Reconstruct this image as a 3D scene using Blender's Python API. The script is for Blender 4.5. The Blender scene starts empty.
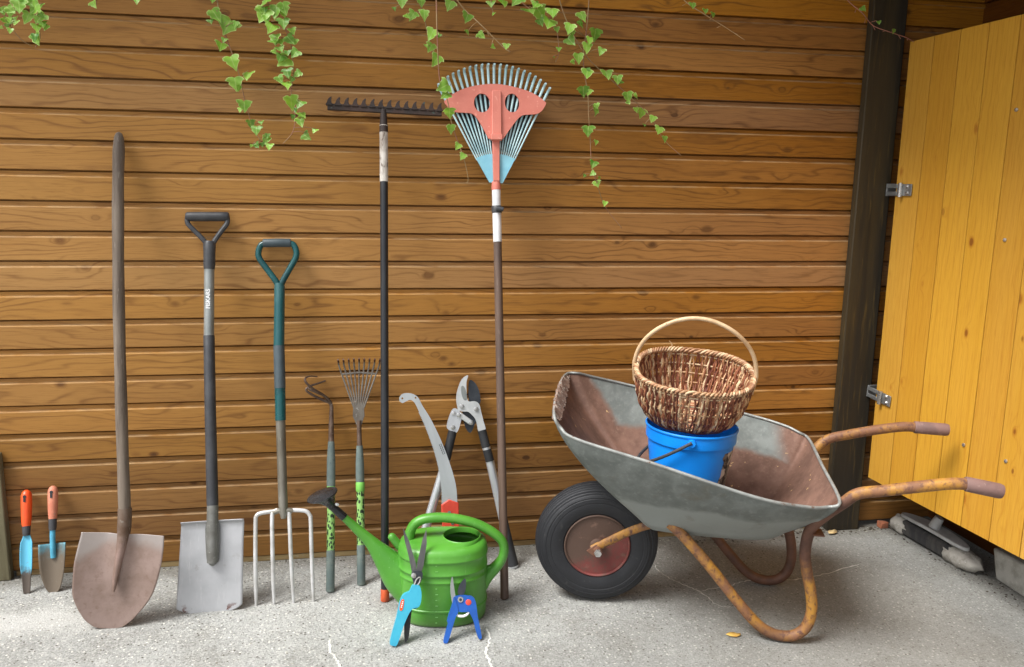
import bpy, bmesh, math, random
from mathutils import Vector, Matrix
C = bpy.context.scene.collection
R = math.radians
rnd = random.Random(7)

# ------------------------------------------------------------------ objects
def obj(name, mb, mat, parent=None, sharp=35, bevel=0, solid=0, kind=None, loc=None, subs=0):
    """Link one mesh object; mat may be a list (faces carry their slot index)."""
    me = bpy.data.meshes.new(name)
    me.from_pydata([tuple(v) for v in mb.v], [], mb.f)
    for m in (mat if isinstance(mat, list) else [mat]):
        me.materials.append(m)
    for p, i in zip(me.polygons, mb.mi):
        p.material_index = i
        p.use_smooth = True
    if mb.uv:
        uvl = me.uv_layers.new(name='UVMap')
        for p in me.polygons:
            for li, vi in zip(p.loop_indices, p.vertices):
                uvl.data[li].uv = mb.uv.get(vi, (0, 0))
    me.update()
    bm = bmesh.new(); bm.from_mesh(me)
    if not mb.open:
        bmesh.ops.recalc_face_normals(bm, faces=bm.faces)
    bm.to_mesh(me); bm.free()
    me.set_sharp_from_angle(angle=R(sharp))
    o = bpy.data.objects.new(name, me)
    C.objects.link(o)
    if parent: o.parent = parent
    if loc: o.location = loc
    if kind: o['kind'] = kind
    if solid:
        s = o.modifiers.new('thick', 'SOLIDIFY'); s.thickness = solid; s.offset = 0
    if bevel:
        b = o.modifiers.new('bevel', 'BEVEL'); b.width = bevel; b.segments = 2
        b.limit_method = 'ANGLE'; b.angle_limit = R(40); b.harden_normals = False
    if subs:
        s = o.modifiers.new('sub', 'SUBSURF'); s.levels = subs; s.render_levels = subs
    return o

def tag(o, label, cat, group=None):
    o['label'] = label; o['category'] = cat
    if group: o['group'] = group
    return o

def thing(name, label, cat, loc=(0, 0, 0), mat=None, rotz=0, group=None):
    o = bpy.data.objects.new(name, None); C.objects.link(o)
    o.empty_display_size = 0.05
    if mat is not None: o.matrix_world = mat
    else:
        o.location = loc; o.rotation_euler = (0, 0, rotz)
    return tag(o, label, cat, group)

def leaning(name, label, cat, foot, top):
    """A tool leaning from its foot on the ground to its top at the wall: local z runs up the
    shaft, local x to the right across it, local -y out of the wall."""
    A, B = Vector(foot), Vector(top)
    z = (B - A).normalized()
    x = Vector((1, 0, 0)); x = (x - z * x.dot(z)).normalized()
    y = z.cross(x)
    M = Matrix((x, y, z)).transposed().to_4x4(); M.translation = A
    return thing(name, label, cat, mat=M)

# ------------------------------------------------------------------ mesh builder
class MB:
    def __init__(s): s.v = []; s.f = []; s.mi = []; s.uv = {}; s.cur = 0; s.open = False
    def face(s, idx): s.f.append(tuple(idx)); s.mi.append(s.cur)
    def box(s, lo, hi, rot=None, at=(0, 0, 0)):
        b = len(s.v)
        for z in (lo[2], hi[2]):
            for x, y in ((lo[0], lo[1]), (hi[0], lo[1]), (hi[0], hi[1]), (lo[0], hi[1])):
                p = Vector((x, y, z))
                if rot: p = rot @ p
                s.v.append(p + Vector(at))
        for q in ((0, 3, 2, 1), (4, 5, 6, 7), (0, 1, 5, 4), (1, 2, 6, 5), (2, 3, 7, 6), (3, 0, 4, 7)):
            s.face([b + i for i in q])
        return s
    def tube(s, path, r, n=12, caps=True, flat=1.0, up=None):
        P = [Vector(p) for p in path]
        N = len(P)
        rs = r if isinstance(r, (list, tuple)) else [r] * N
        t0 = (P[1] - P[0]).normalized()
        u = Vector(up) if up else (Vector((0, 1, 0)) if abs(t0.y) < .8 else Vector((1, 0, 0)))
        b0 = len(s.v)
        for i in range(N):
            t = (P[min(i + 1, N - 1)] - P[max(i - 1, 0)]).normalized()
            u = (u - t * u.dot(t)).normalized()
            w = t.cross(u)
            for k in range(n):
                a = 2 * math.pi * k / n
                s.v.append(P[i] + (u * math.cos(a) * flat + w * math.sin(a)) * rs[i])
        for i in range(N - 1):
            for k in range(n):
                k2 = (k + 1) % n
                s.face([b0 + i * n + k, b0 + i * n + k2, b0 + (i + 1) * n + k2, b0 + (i + 1) * n + k])
        if caps:
            s.face([b0 + k for k in range(n)][::-1])
            s.face([b0 + (N - 1) * n + k for k in range(n)])
        return s
    def loft(s, rings, closed=True, cap0=False, cap1=False, uvs=False):
        b = len(s.v); n = len(rings[0])
        for j, rg in enumerate(rings):
            for i, p in enumerate(rg):
                if uvs: s.uv[len(s.v)] = (i / (n - 1), j / (len(rings) - 1))
                s.v.append(Vector(p))
        for j in range(len(rings) - 1):
            for i in range(n if closed else n - 1):
                k = (i + 1) % n
                s.face([b + j * n + i, b + j * n + k, b + (j + 1) * n + k, b + (j + 1) * n + i])
        if cap0: s.face([b + i for i in range(n)][::-1])
        if cap1: s.face([b + (len(rings) - 1) * n + i for i in range(n)])
        return s
    def lathe(s, prof, n=40, axis='z', at=(0, 0, 0), cap0=True, cap1=True):
        rings = []
        for r, h in prof:
            rg = []
            for k in range(n):
                a = 2 * math.pi * k / n
                c, d = r * math.cos(a), r * math.sin(a)
                p = {'z': (c, d, h), 'y': (c, h, d), 'x': (h, c, d)}[axis]
                rg.append(Vector(p) + Vector(at))
            rings.append(rg)
        return s.loft(rings, True, cap0, cap1)
    def prism(s, outline, d0, d1, M=None):
        """Outline in (x, z), extruded in y from d0 (front) to d1."""
        n = len(outline); b = len(s.v)
        for d in (d0, d1):
            for x, z in outline:
                p = Vector((x, d, z)); s.v.append(M @ p if M else p)
        s.face([b + i for i in range(n)]); s.face([b + n + i for i in range(n)][::-1])
        for i in range(n):
            k = (i + 1) % n
            s.face([b + i, b + n + i, b + n + k, b + k])
        return s
    def ball(s, c, r, n=12, m=8):
        rx, ry, rz = r if isinstance(r, (tuple, list)) else (r, r, r)
        rings = []
        for j in range(m + 1):
            t = math.pi * (j / m * .98 + .01)
            rings.append([(c[0] + rx * math.sin(t) * math.cos(2 * math.pi * k / n), c[1] + ry * math.sin(t) * math.sin(2 * math.pi * k / n), c[2] + rz * math.cos(t)) for k in range(n)])
        return s.loft(rings, True, True, True)

def smooth(P, k=6, closed=False):
    """Catmull-Rom through the points."""
    P = [Vector(p) for p in P]; n = len(P); out = []
    rng = range(n if closed else n - 1)
    for i in rng:
        g = (lambda j: P[j % n]) if closed else (lambda j: P[max(0, min(n - 1, j))])
        p0, p1, p2, p3 = g(i - 1), g(i), g(i + 1), g(i + 2)
        for j in range(k):
            t = j / k
            out.append(.5 * ((2 * p1) + (p2 - p0) * t + (2 * p0 - 5 * p1 + 4 * p2 - p3) * t * t + (3 * p1 - p0 - 3 * p2 + p3) * t ** 3))
    if not closed: out.append(P[-1])
    return out
def sm2(pts, k=5, closed=True):
    return [(p.x, p.y) for p in smooth([(a, b, 0) for a, b in pts], k, closed)]
def lin(a, b, t): return a + (b - a) * t

# ------------------------------------------------------------------ materials
def srgb(r, g, b):
    f = lambda c: (c / 255 / 12.92) if c / 255 <= .04045 else ((c / 255 + .055) / 1.055) ** 2.4
    return (f(r), f(g), f(b), 1)
class NT:
    def __init__(s, name):
        s.mat = bpy.data.materials.new(name); s.mat.use_nodes = True
        s.t = s.mat.node_tree; s.bsdf = s.t.nodes['Principled BSDF']
        s.out = s.t.nodes['Material Output']
        s.co = s.n('ShaderNodeTexCoord').outputs['Object']
    def n(s, typ, **kw):
        nd = s.t.nodes.new(typ)
        for k, v in kw.items(): setattr(nd, k, v)
        return nd
    def put(s, sock, v):
        if isinstance(v, bpy.types.NodeSocket): s.t.links.new(v, sock)
        elif isinstance(v, tuple) and sock.type == 'VECTOR': sock.default_value = v[:3]
        else: sock.default_value = v
    def m(s, op, a, b=0, c=None, clamp=False):
        nd = s.n('ShaderNodeMath', operation=op, use_clamp=clamp)
        s.put(nd.inputs[0], a); s.put(nd.inputs[1], b)
        if c is not None: s.put(nd.inputs[2], c)
        return nd.outputs[0]
    def mix(s, f, a, b, blend='MIX'):
        nd = s.n('ShaderNodeMix', data_type='RGBA', blend_type=blend)
        s.put(nd.inputs[0], f); s.put(nd.inputs[6], a); s.put(nd.inputs[7], b)
        return nd.outputs[2]
    def ramp(s, f, a, b, lo=0., hi=1.):
        nd = s.n('ShaderNodeMapRange', interpolation_type='SMOOTHSTEP')
        s.put(nd.inputs[0], f); nd.inputs[1].default_value = a; nd.inputs[2].default_value = b
        nd.inputs[3].default_value = lo; nd.inputs[4].default_value = hi
        return nd.outputs[0]
    def noise(s, scale, detail=4, rough=.55, vec=None, dist=0):
        nd = s.n('ShaderNodeTexNoise'); s.put(nd.inputs['Vector'], vec if vec is not None else s.co)
        nd.inputs['Scale'].default_value = scale; nd.inputs['Detail'].default_value = detail
        nd.inputs['Roughness'].default_value = rough; nd.inputs['Distortion'].default_value = dist
        return nd.outputs[0]
    def voro(s, scale, vec=None, feature='F1', out='Distance'):
        nd = s.n('ShaderNodeTexVoronoi', feature=feature); s.put(nd.inputs['Vector'], vec if vec is not None else s.co)
        nd.inputs['Scale'].default_value = scale
        return nd.outputs[out]
    def xyz(s, v=None):
        nd = s.n('ShaderNodeSeparateXYZ'); s.put(nd.inputs[0], v if v is not None else s.co); return nd.outputs
    def vec(s, x, y, z):
        nd = s.n('ShaderNodeCombineXYZ')
        for i, a in enumerate((x, y, z)): s.put(nd.inputs[i], a)
        return nd.outputs[0]
    def scale(s, x, y, z, v=None):
        nd = s.n('ShaderNodeVectorMath', operation='MULTIPLY'); s.put(nd.inputs[0], v if v is not None else s.co)
        nd.inputs[1].default_value = (x, y, z); return nd.outputs[0]
    def bump(s, h, strength=.3, dist=.002):
        nd = s.n('ShaderNodeBump'); nd.inputs['Strength'].default_value = strength
        nd.inputs['Distance'].default_value = dist; s.put(nd.inputs['Height'], h)
        s.put(s.bsdf.inputs['Normal'], nd.outputs[0])
    def set(s, col=None, rough=.5, metal=0, spec=.5, **kw):
        if col is not None: s.put(s.bsdf.inputs['Base Color'], col)
        s.put(s.bsdf.inputs['Roughness'], rough); s.put(s.bsdf.inputs['Metallic'], metal)
        s.put(s.bsdf.inputs['Specular IOR Level'], spec)
        for k, v in kw.items(): s.put(s.bsdf.inputs[k], v)
        return s.mat

def worn(name, c1, c2, c3=None, sc=12, at=(.4, .65), sp=(.62, .7), spsc=70, rough=(.4, .6), metal=0, bump=.15, stretch=(1, 1, 1), spec=.5):
    """Base colour c1 worn into c2 in cloudy patches, with specks of c3."""
    t = NT(name); v = t.scale(*stretch)
    f = t.ramp(t.noise(sc, 6, .6, v), *at)
    col = t.mix(f, c1, c2)
    n2 = t.noise(spsc, 4, .6, v)
    if c3: col = t.mix(t.ramp(n2, *sp), col, c3)
    t.bump(n2, bump, .0015)
    return t.set(col, t.ramp(t.noise(sc * 2.3, 4, .6, v), .3, .7, *rough), metal, spec)
# ------------------------------------------------------------------ the materials of the place
PITCH, Z1, FACE = 0.0918, 1.6738, 0.0712

def wood_siding(name, lo, hi, dark, axis='x', pitch=PITCH, z0=Z1, weather_shade=True, bend=58.0, knots=(.155, .088), lines=.55, vary=1.0):
    """Varnished softwood boards: every board has its own tone, growth rings that bend round knots."""
    t = NT(name); X, Y, Z = t.xyz()
    if axis == 'x': L, W = X, t.m('SUBTRACT', Z, z0)
    elif axis == 'z': L, W = Z, X
    else: L, W = Y, t.m('SUBTRACT', Z, z0)
    idx = t.m('FLOOR', t.m('DIVIDE', W, pitch))
    wn = t.n('ShaderNodeTexWhiteNoise', noise_dimensions='1D'); t.put(wn.inputs['W'], idx)
    r1 = wn.outputs['Value']; r2 = t.xyz(wn.outputs['Color'])[1]
    wl = t.m('SUBTRACT', W, t.m('MULTIPLY', idx, pitch))
    Ls = t.m('ADD', L, t.m('MULTIPLY', r1, 37.0)); Ws = t.m('ADD', wl, t.m('MULTIPLY', idx, 3.17))
    P = t.vec(Ls, Ws, 0.0)
    # knots
    kn = t.voro(1.0, t.vec(t.m('DIVIDE', Ls, knots[0]), t.m('DIVIDE', Ws, knots[1]), 0.0))
    wob = t.noise(30, 3, .5, P)
    kd = t.m('ADD', kn, t.m('MULTIPLY', t.m('SUBTRACT', wob, .5), .05))
    swirl = t.m('POWER', t.m('MAXIMUM', t.m('SUBTRACT', 1.0, t.m('MULTIPLY', kn, 1.9)), 0.0), 3.0)
    # growth rings, flat sawn: slow drift along the board bends the lines into long cathedrals
    drift = t.noise(1.0, 3, .5, t.vec(t.m('MULTIPLY', Ls, 1.5), t.m('MULTIPLY', Ws, 8.0), 0.0))
    g = t.m('ADD', t.m('MULTIPLY', wl, 290.0), t.m('ADD', t.m('MULTIPLY', drift, bend), t.m('MULTIPLY', swirl, 13.0)))
    ring = t.m('ADD', t.m('MULTIPLY', t.m('SINE', g), .5), .5)
    ring = t.m('POWER', ring, 6.0)
    fine = t.noise(1.0, 5, .65, t.vec(t.m('MULTIPLY', Ls, 12.0), t.m('MULTIPLY', Ws, 300.0), 0.0))
    tone = t.m('ADD', t.m('MULTIPLY', r1, .45), t.m('MULTIPLY', t.noise(1.0, 3, .5, t.vec(t.m('MULTIPLY', Ls, .9), t.m('MULTIPLY', Ws, 6.0), 3.0)), .55))
    col = t.mix(t.ramp(tone, .2, .75), lo, hi)
    hsv = t.n('ShaderNodeHueSaturation'); t.put(hsv.inputs['Color'], col)   # every board its own shade
    t.put(hsv.inputs['Value'], t.m('ADD', 1 - .15 * vary, t.m('MULTIPLY', r2, .30 * vary))); t.put(hsv.inputs['Saturation'], t.m('ADD', 1 - .13 * vary, t.m('MULTIPLY', t.xyz(wn.outputs['Color'])[2], .20 * vary)))
    col = hsv.outputs[0]
    if weather_shade:   # the sheltered right end kept its varnish, the open left end is bleached
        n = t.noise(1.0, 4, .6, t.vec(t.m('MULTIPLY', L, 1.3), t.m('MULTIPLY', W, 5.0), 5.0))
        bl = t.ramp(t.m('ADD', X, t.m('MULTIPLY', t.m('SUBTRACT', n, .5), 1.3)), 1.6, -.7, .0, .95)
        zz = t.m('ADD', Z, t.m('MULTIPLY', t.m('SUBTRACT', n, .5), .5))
        bl = t.m('MULTIPLY', bl, t.m('MULTIPLY', t.ramp(zz, 1.85, 1.35, .35, 1), t.ramp(zz, .1, .75, .3, 1)))  # held back at the top to paint in eave shade, and less at the bottom
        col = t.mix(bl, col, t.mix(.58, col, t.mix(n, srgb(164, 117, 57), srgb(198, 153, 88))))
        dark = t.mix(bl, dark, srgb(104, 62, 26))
    if weather_shade:   # colour turns browner and darker towards the lowest boards
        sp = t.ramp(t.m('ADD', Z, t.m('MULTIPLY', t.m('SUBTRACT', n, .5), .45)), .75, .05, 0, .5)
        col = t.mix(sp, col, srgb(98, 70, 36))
    line = t.m('MULTIPLY', ring, t.ramp(t.noise(1.0, 2, .5, t.vec(t.m('MULTIPLY', Ls, 2.2), t.m('MULTIPLY', Ws, 16.0), 9.0)), .35, .65, .12, lines))
    col = t.mix(line, col, dark)
    col = t.mix(t.ramp(fine, .5, .74, 0, .5), col, dark)
    col = t.mix(t.ramp(fine, .48, .25, 0, .22), col, tuple(min(1, c * 1.5) for c in hi[:3]) + (1,))
    kr = t.xyz(t.voro(1.0, t.vec(t.m('DIVIDE', Ls, knots[0]), t.m('DIVIDE', Ws, knots[1]), 0.0), out='Color'))
    ks = t.m('ADD', kd, t.m('MULTIPLY', t.m('SUBTRACT', kr[1], .5), .07))
    col = t.mix(t.m('MULTIPLY', t.ramp(ks, .17, .07), t.ramp(kr[2], .1, .9, .15, .6)), col, dark)
    col = t.mix(t.m('MULTIPLY', t.ramp(ks, .095, .055), t.ramp(kr[0], .25, .9, .1, .85)), col, t.mix(.45, dark, (.045, .022, .010, 1)))
    if weather_shade:
        lip = t.m('MULTIPLY', t.ramp(wl, FACE - .0030, FACE - .0005), t.ramp(wl, FACE + .006, FACE + .004))
        lip = t.m('MULTIPLY', lip, t.ramp(t.noise(1.0, 4, .6, t.vec(t.m('MULTIPLY', Ls, 9.0), Ws, 2.0)), .3, .6, .0, .22))
        col = t.mix(lip, col, srgb(206, 186, 150))
    h = t.m('ADD', t.m('MULTIPLY', fine, .5), t.m('MULTIPLY', ring, -.25))
    t.bump(h, .25, .001)
    return t.set(col, t.ramp(fine, .3, .7, .5, .7), 0, .28)

M = {}
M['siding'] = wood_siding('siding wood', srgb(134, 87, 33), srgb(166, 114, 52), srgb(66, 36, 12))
M['siding_shaded'] = wood_siding('shaded side wall wood', srgb(88, 50, 20), srgb(104, 62, 26), srgb(46, 26, 12), axis='y', weather_shade=False)  # siding colour darkened to paint in the shade of the corner
M['door'] = wood_siding('yellow door wood', srgb(188, 136, 36), srgb(200, 151, 58), srgb(158, 92, 22), axis='z', pitch=.114, z0=0, weather_shade=False, bend=22.0, knots=(.14, .08), lines=.3, vary=.3)
M['door_back'] = worn('door frame wood', srgb(120, 70, 24), srgb(90, 55, 22), sc=8, stretch=(1, 1, .2))
M['post'] = worn('dark stained post', srgb(56, 45, 23), srgb(36, 29, 17), srgb(84, 67, 30), sc=5, at=(.4, .6), sp=(.55, .75), spsc=30, rough=(.6, .8), stretch=(3, 3, .18))
M['oldpost'] = worn('old green grey batten', srgb(112, 106, 80), srgb(84, 76, 54), srgb(128, 124, 102), sc=9, spsc=60, rough=(.8, .9), stretch=(2, 2, .25))
M['sill'] = worn('base board', srgb(150, 128, 88), srgb(104, 80, 44), srgb(165, 155, 130), sc=8, rough=(.7, .85), stretch=(.3, 1, 2))

def concrete():
    t = NT('rough concrete'); X, Y, Z = t.xyz()
    big = t.noise(1.1, 5, .6); mid = t.noise(5.5, 6, .65)
    col = t.mix(t.ramp(big, .35, .65), srgb(155, 156, 153), srgb(176, 177, 174))
    col = t.mix(t.ramp(mid, .45, .75, 0, .55), col, srgb(132, 129, 121))
    gr = t.noise(150, 6, .75)
    cell = t.xyz(t.voro(230, out='Color'))
    col = t.mix(t.ramp(gr, .5, .72, 0, .6), col, srgb(204, 202, 196))
    col = t.mix(t.ramp(gr, .47, .33, 0, .75), col, srgb(84, 82, 76))
    col = t.mix(t.ramp(cell[0], .6, 1.0, 0, .34), col, srgb(228, 227, 222))
    col = t.mix(t.ramp(cell[1], .62, 1.0, 0, .36), col, srgb(80, 78, 73))
    pat = t.noise(24, 5, .7)
    col = t.mix(t.ramp(pat, .54, .74, 0, .55), col, srgb(118, 116, 108))
    col = t.mix(t.ramp(pat, .46, .28, 0, .5), col, srgb(206, 206, 201))
    st = t.voro(95)
    pick = t.voro(95, out='Color')
    peb = t.m('MULTIPLY', t.ramp(st, .34, .26), t.ramp(t.xyz(pick)[0], .80, .84))
    col = t.mix(peb, col, srgb(222, 220, 212))
    pebd = t.m('MULTIPLY', t.ramp(st, .32, .24), t.ramp(t.xyz(pick)[1], .88, .9))
    col = t.mix(pebd, col, srgb(84, 78, 70))
    # lime dust spilled on the left, falloff of light towards the door painted in darker
    dx = t.m('MULTIPLY', t.m('ADD', X, .98), 2.2); dy = t.m('MULTIPLY', t.m('ADD', Y, .30), 7.5)
    d = t.m('SQRT', t.m('ADD', t.m('MULTIPLY', dx, dx), t.m('MULTIPLY', dy, dy)))
    d = t.m('ADD', d, t.m('MULTIPLY', t.m('SUBTRACT', mid, .5), 1.6))
    col = t.mix(t.ramp(d, .95, .1, 0, .5), col, srgb(210, 210, 206))
    w = t.m('ADD', t.m('ADD', X, t.m('MULTIPLY', Y, -.5)), t.m('MULTIPLY', t.m('SUBTRACT', mid, .5), .9))
    col = t.mix(t.ramp(w, .1, 1.7, 0, .58), col, srgb(114, 112, 106))
    # dirt gathered along the foot of the wall
    e = t.m('ADD', Y, t.m('MULTIPLY', t.m('SUBTRACT', mid, .5), .22))
    col = t.mix(t.ramp(e, -.13, -.01, 0, .6), col, srgb(88, 82, 70))
    h = t.m('ADD', t.m('ADD', gr, t.m('MULTIPLY', peb, .25)), t.m('MULTIPLY', mid, .9))
    t.bump(h, .9, .007)
    return t.set(col, .92, 0, .25)
M['concrete'] = concrete()
M['crack'] = worn('lime filled crack', srgb(226, 225, 220), srgb(190, 188, 180), sc=60, rough=(.9, .95))
M['block'] = worn('concrete block', srgb(186, 185, 178), srgb(158, 156, 148), srgb(204, 203, 197), sc=20, spsc=150, rough=(.9, .95), bump=.6)
M['grit'] = worn('grit', srgb(160, 156, 146), srgb(96, 90, 80), sc=9, at=(.45, .55), rough=(.85, .95))

# tools
M['ash_grey'] = worn('weathered grey handle', srgb(112, 100, 88), srgb(82, 70, 60), srgb(132, 122, 110), sc=14, spsc=80, rough=(.65, .8), stretch=(3, 3, .25), bump=.3)
M['ash_brown'] = worn('dull brown handle', srgb(98, 78, 66), srgb(80, 64, 56), srgb(116, 98, 86), sc=10, spsc=70, rough=(.5, .65), stretch=(3, 3, .3))
def shovel_mat():
    t = NT('rusty shovel steel'); X, Y, Z = t.xyz()
    n = t.noise(9, 6, .65); n2 = t.noise(60, 5, .7)
    col = t.mix(t.ramp(n, .35, .65), srgb(144, 124, 116), srgb(124, 104, 94))
    col = t.mix(t.ramp(n2, .5, .75, 0, .5), col, srgb(104, 78, 62))
    ed = t.m('ADD', t.m('ADD', Z, t.m('MULTIPLY', t.m('ABSOLUTE', t.m('SUBTRACT', X, .03)), .42)), t.m('MULTIPLY', t.m('SUBTRACT', n, .5), .1))
    col = t.mix(t.ramp(ed, .245, .290, 0, .6), col, srgb(156, 152, 149))
    t.bump(n2, .15, .001)
    return t.set(col, t.ramp(n, .3, .7, .42, .6), .25, .5)
M['shovel'] = shovel_mat()
def socket_mat():
    t = NT('rusty shovel socket'); Z = t.xyz()[2]; n = t.noise(20, 6, .65); n2 = t.noise(70, 4, .65)
    col = t.mix(t.ramp(n, .35, .65), srgb(110, 94, 82), srgb(90, 68, 52))
    col = t.mix(t.ramp(n2, .62, .7), col, srgb(124, 114, 104))
    col = t.mix(t.ramp(t.m('ADD', Z, t.m('MULTIPLY', t.m('SUBTRACT', n, .5), .1)), .30, .20), col, t.mix(t.ramp(n, .35, .65), srgb(142, 118, 110), srgb(122, 100, 88)))
    t.bump(n2, .2, .001)
    return t.set(col, .5, .25)
M['socket_rust'] = socket_mat()
def blade_mat():
    t = NT('scoured spade steel'); X, Y, Z = t.xyz()
    n = t.noise(7, 5, .6); n2 = t.noise(1.0, 5, .7, t.scale(90, 10, 12)); n3 = t.noise(16, 6, .7)
    col = t.mix(t.ramp(n, .3, .7), srgb(186, 187, 190), srgb(166, 167, 170))
    col = t.mix(t.ramp(n2, .55, .8, 0, .6), col, srgb(214, 214, 214))
    m = t.m('MULTIPLY', t.ramp(n3, .58, .66), t.ramp(Z, .26, .06))
    col = t.mix(t.m('MULTIPLY', m, .5), col, srgb(128, 122, 116))
    r = t.m('MULTIPLY', t.ramp(t.noise(34, 4, .6), .6, .66), t.ramp(Z, .04, .0))
    col = t.mix(r, col, srgb(96, 52, 38))
    t.bump(n2, .1, .001)
    return t.set(col, t.ramp(n3, .3, .7, .35, .5), .45, .5)
M['spade'] = blade_mat()
M['black_plastic'] = worn('dark grey plastic', srgb(52, 53, 57), srgb(66, 67, 70), srgb(84, 84, 86), sc=18, sp=(.66, .8), rough=(.4, .55))
M['black'] = worn('black lacquer', srgb(30, 32, 36), srgb(42, 44, 48), srgb(74, 74, 74), sc=20, sp=(.68, .8), rough=(.3, .45), stretch=(1, 1, .3))
M['rubber'] = worn('black rubber grip', srgb(34, 35, 38), srgb(46, 47, 50), sc=20, rough=(.6, .7))
M['grey_paint'] = worn('silver grey tube', srgb(148, 152, 150), srgb(130, 134, 132), sc=14, metal=.4, rough=(.35, .45))
M['socket_grey'] = worn('dull grey socket', srgb(124, 124, 120), srgb(104, 103, 98), srgb(146, 146, 142), sc=20, metal=.4)
M['white_paint'] = worn('white print', srgb(232, 232, 232), srgb(220, 220, 220), rough=(.4, .5))
M['teal'] = worn('dark teal enamel', srgb(18, 78, 80), srgb(14, 64, 68), srgb(60, 110, 112), sc=12, sp=(.66, .74), rough=(.15, .3))
M['teal_worn'] = worn('worn teal sleeve', srgb(24, 80, 84), srgb(70, 108, 110), srgb(18, 70, 74), sc=9, at=(.5, .75), rough=(.3, .5), stretch=(1, 1, .4))
M['teal_grey'] = worn('slate sleeve', srgb(72, 84, 90), srgb(58, 70, 76), sc=12, rough=(.45, .55))
M['steel_shaft'] = worn('grey fork shaft', srgb(132, 128, 118), srgb(104, 98, 86), srgb(160, 158, 150), sc=16, metal=.5, rough=(.35, .5), stretch=(1, 1, .3))
M['tine'] = worn('polished fork tines', srgb(206, 206, 206), srgb(180, 178, 174), srgb(140, 120, 100), sc=16, sp=(.68, .8), metal=.35, rough=(.35, .5))
M['rust_wire'] = worn('rusty hook steel', srgb(108, 90, 78), srgb(84, 64, 52), srgb(150, 140, 132), sc=24, spsc=90, sp=(.6, .75), metal=.4)
M['rust_tine'] = worn('rusty rake tips', srgb(92, 60, 46), srgb(70, 46, 38), sc=30, metal=.2)
M['dull_steel'] = worn('dull spring steel', srgb(118, 112, 104), srgb(96, 88, 80), srgb(150, 146, 140), sc=20, metal=.5)
def near_tube():
    t = NT('near tube, yellow paint rusted at the bend'); X, Y, Z = t.xyz()
    n = t.noise(20, 6, .65, t.scale(1, 1, .7)); n2 = t.noise(65, 4, .65)
    rust = t.mix(t.ramp(n, .35, .65), srgb(104, 70, 54), srgb(82, 56, 46))
    yel = t.mix(t.ramp(n, .34, .60), srgb(178, 128, 50), srgb(128, 88, 62))
    yel = t.mix(t.ramp(n2, .50, .68), yel, srgb(92, 60, 48))
    j = t.m('MULTIPLY', t.m('SUBTRACT', n, .5), .16)
    zz = t.m('ADD', Z, j)
    bend = t.m('MULTIPLY', t.m('MULTIPLY', t.ramp(zz, .15, .26), t.ramp(zz, .485, .465)), t.ramp(X, .48, .52))
    foot = t.m('MULTIPLY', t.m('MULTIPLY', t.ramp(zz, .06, .02), t.ramp(X, .56, .50)), .7)
    t.bump(n2, .25, .0015)
    return t.set(t.mix(t.m('MAXIMUM', bend, foot), yel, rust), t.ramp(n, .3, .7, .5, .7), 0)
M['frame_near'] = near_tube()
M['tape'] = worn('grey green tape', srgb(92, 106, 104), srgb(112, 122, 116), srgb(70, 84, 84), sc=25, spsc=60, rough=(.7, .8), bump=.4)
def leafy_grip():
    t = NT('patterned green grip')
    v = t.voro(150, t.scale(1, 1, .6), 'F1'); pick = t.xyz(t.voro(150, t.scale(1, 1, .6), 'F1', 'Color'))[0]
    n = t.noise(150, 3, .6)
    f = t.m('MULTIPLY', t.ramp(t.m('ADD', v, t.m('MULTIPLY', t.m('SUBTRACT', n, .5), .5)), .62, .52), t.ramp(pick, .36, .40))
    col = t.mix(f, srgb(138, 184, 104), srgb(34, 50, 32))
    return t.set(col, .5)
M['leafy'] = leafy_grip()
M['lime'] = worn('green grip band', srgb(120, 190, 84), srgb(108, 172, 78), sc=20)
M['rake_iron'] = worn('rusted rake iron', srgb(46, 37, 34), srgb(60, 43, 36), srgb(70, 82, 76), sc=22, spsc=40, sp=(.66, .72), rough=(.6, .75), metal=.2, bump=.3)
M['chipped_white'] = worn('chipped white shaft', srgb(200, 194, 186), srgb(150, 140, 130), srgb(98, 82, 70), sc=22, at=(.45, .65), spsc=60, sp=(.58, .66), stretch=(1.5, 1.5, .5))
M['white_tube'] = worn('white shaft', srgb(222, 222, 224), srgb(200, 200, 202), srgb(150, 148, 146), sc=12, sp=(.68, .76), rough=(.3, .4))
M['orange_cap'] = worn('orange end cap', srgb(206, 88, 44), srgb(176, 76, 44), srgb(120, 84, 66), sc=30, rough=(.5, .6))
M['orange'] = worn('orange plastic', srgb(240, 88, 30), srgb(228, 78, 30), srgb(200, 90, 50), sc=14, sp=(.7, .8), rough=(.35, .45))
M['faded_orange'] = worn('faded orange plastic', srgb(206, 130, 104), srgb(188, 110, 84), srgb(170, 128, 108), sc=22, rough=(.5, .6))
M['blue_soiled'] = worn('soiled blue paint', srgb(84, 168, 196), srgb(66, 140, 168), srgb(90, 78, 66), sc=18, sp=(.56, .66), spsc=34, rough=(.35, .5))
def dirty_blade(name, clean, dirt, z0, z1):
    t = NT(name); Z = t.xyz()[2]; n = t.noise(32, 6, .7)
    e = t.m('ADD', Z, t.m('MULTIPLY', t.m('SUBTRACT', n, .5), .10))
    col = t.mix(t.ramp(e, z0, z1), dirt, clean)
    col = t.mix(t.ramp(t.noise(90, 4, .6), .6, .72, 0, .5), col, srgb(118, 108, 98))
    t.bump(n, .2, .001)
    return t.set(col, .55, .15)
M['weeder_blade'] = dirty_blade('weeder blade', srgb(92, 176, 206), srgb(80, 70, 62), .055, .09)
M['trowel_blade'] = dirty_blade('trowel blade', srgb(86, 148, 164), srgb(104, 92, 78), .105, .175)
M['rake_red'] = worn('sun bleached red plastic', srgb(210, 126, 110), srgb(200, 114, 99), srgb(222, 150, 134), sc=7, rough=(.5, .6))
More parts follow.
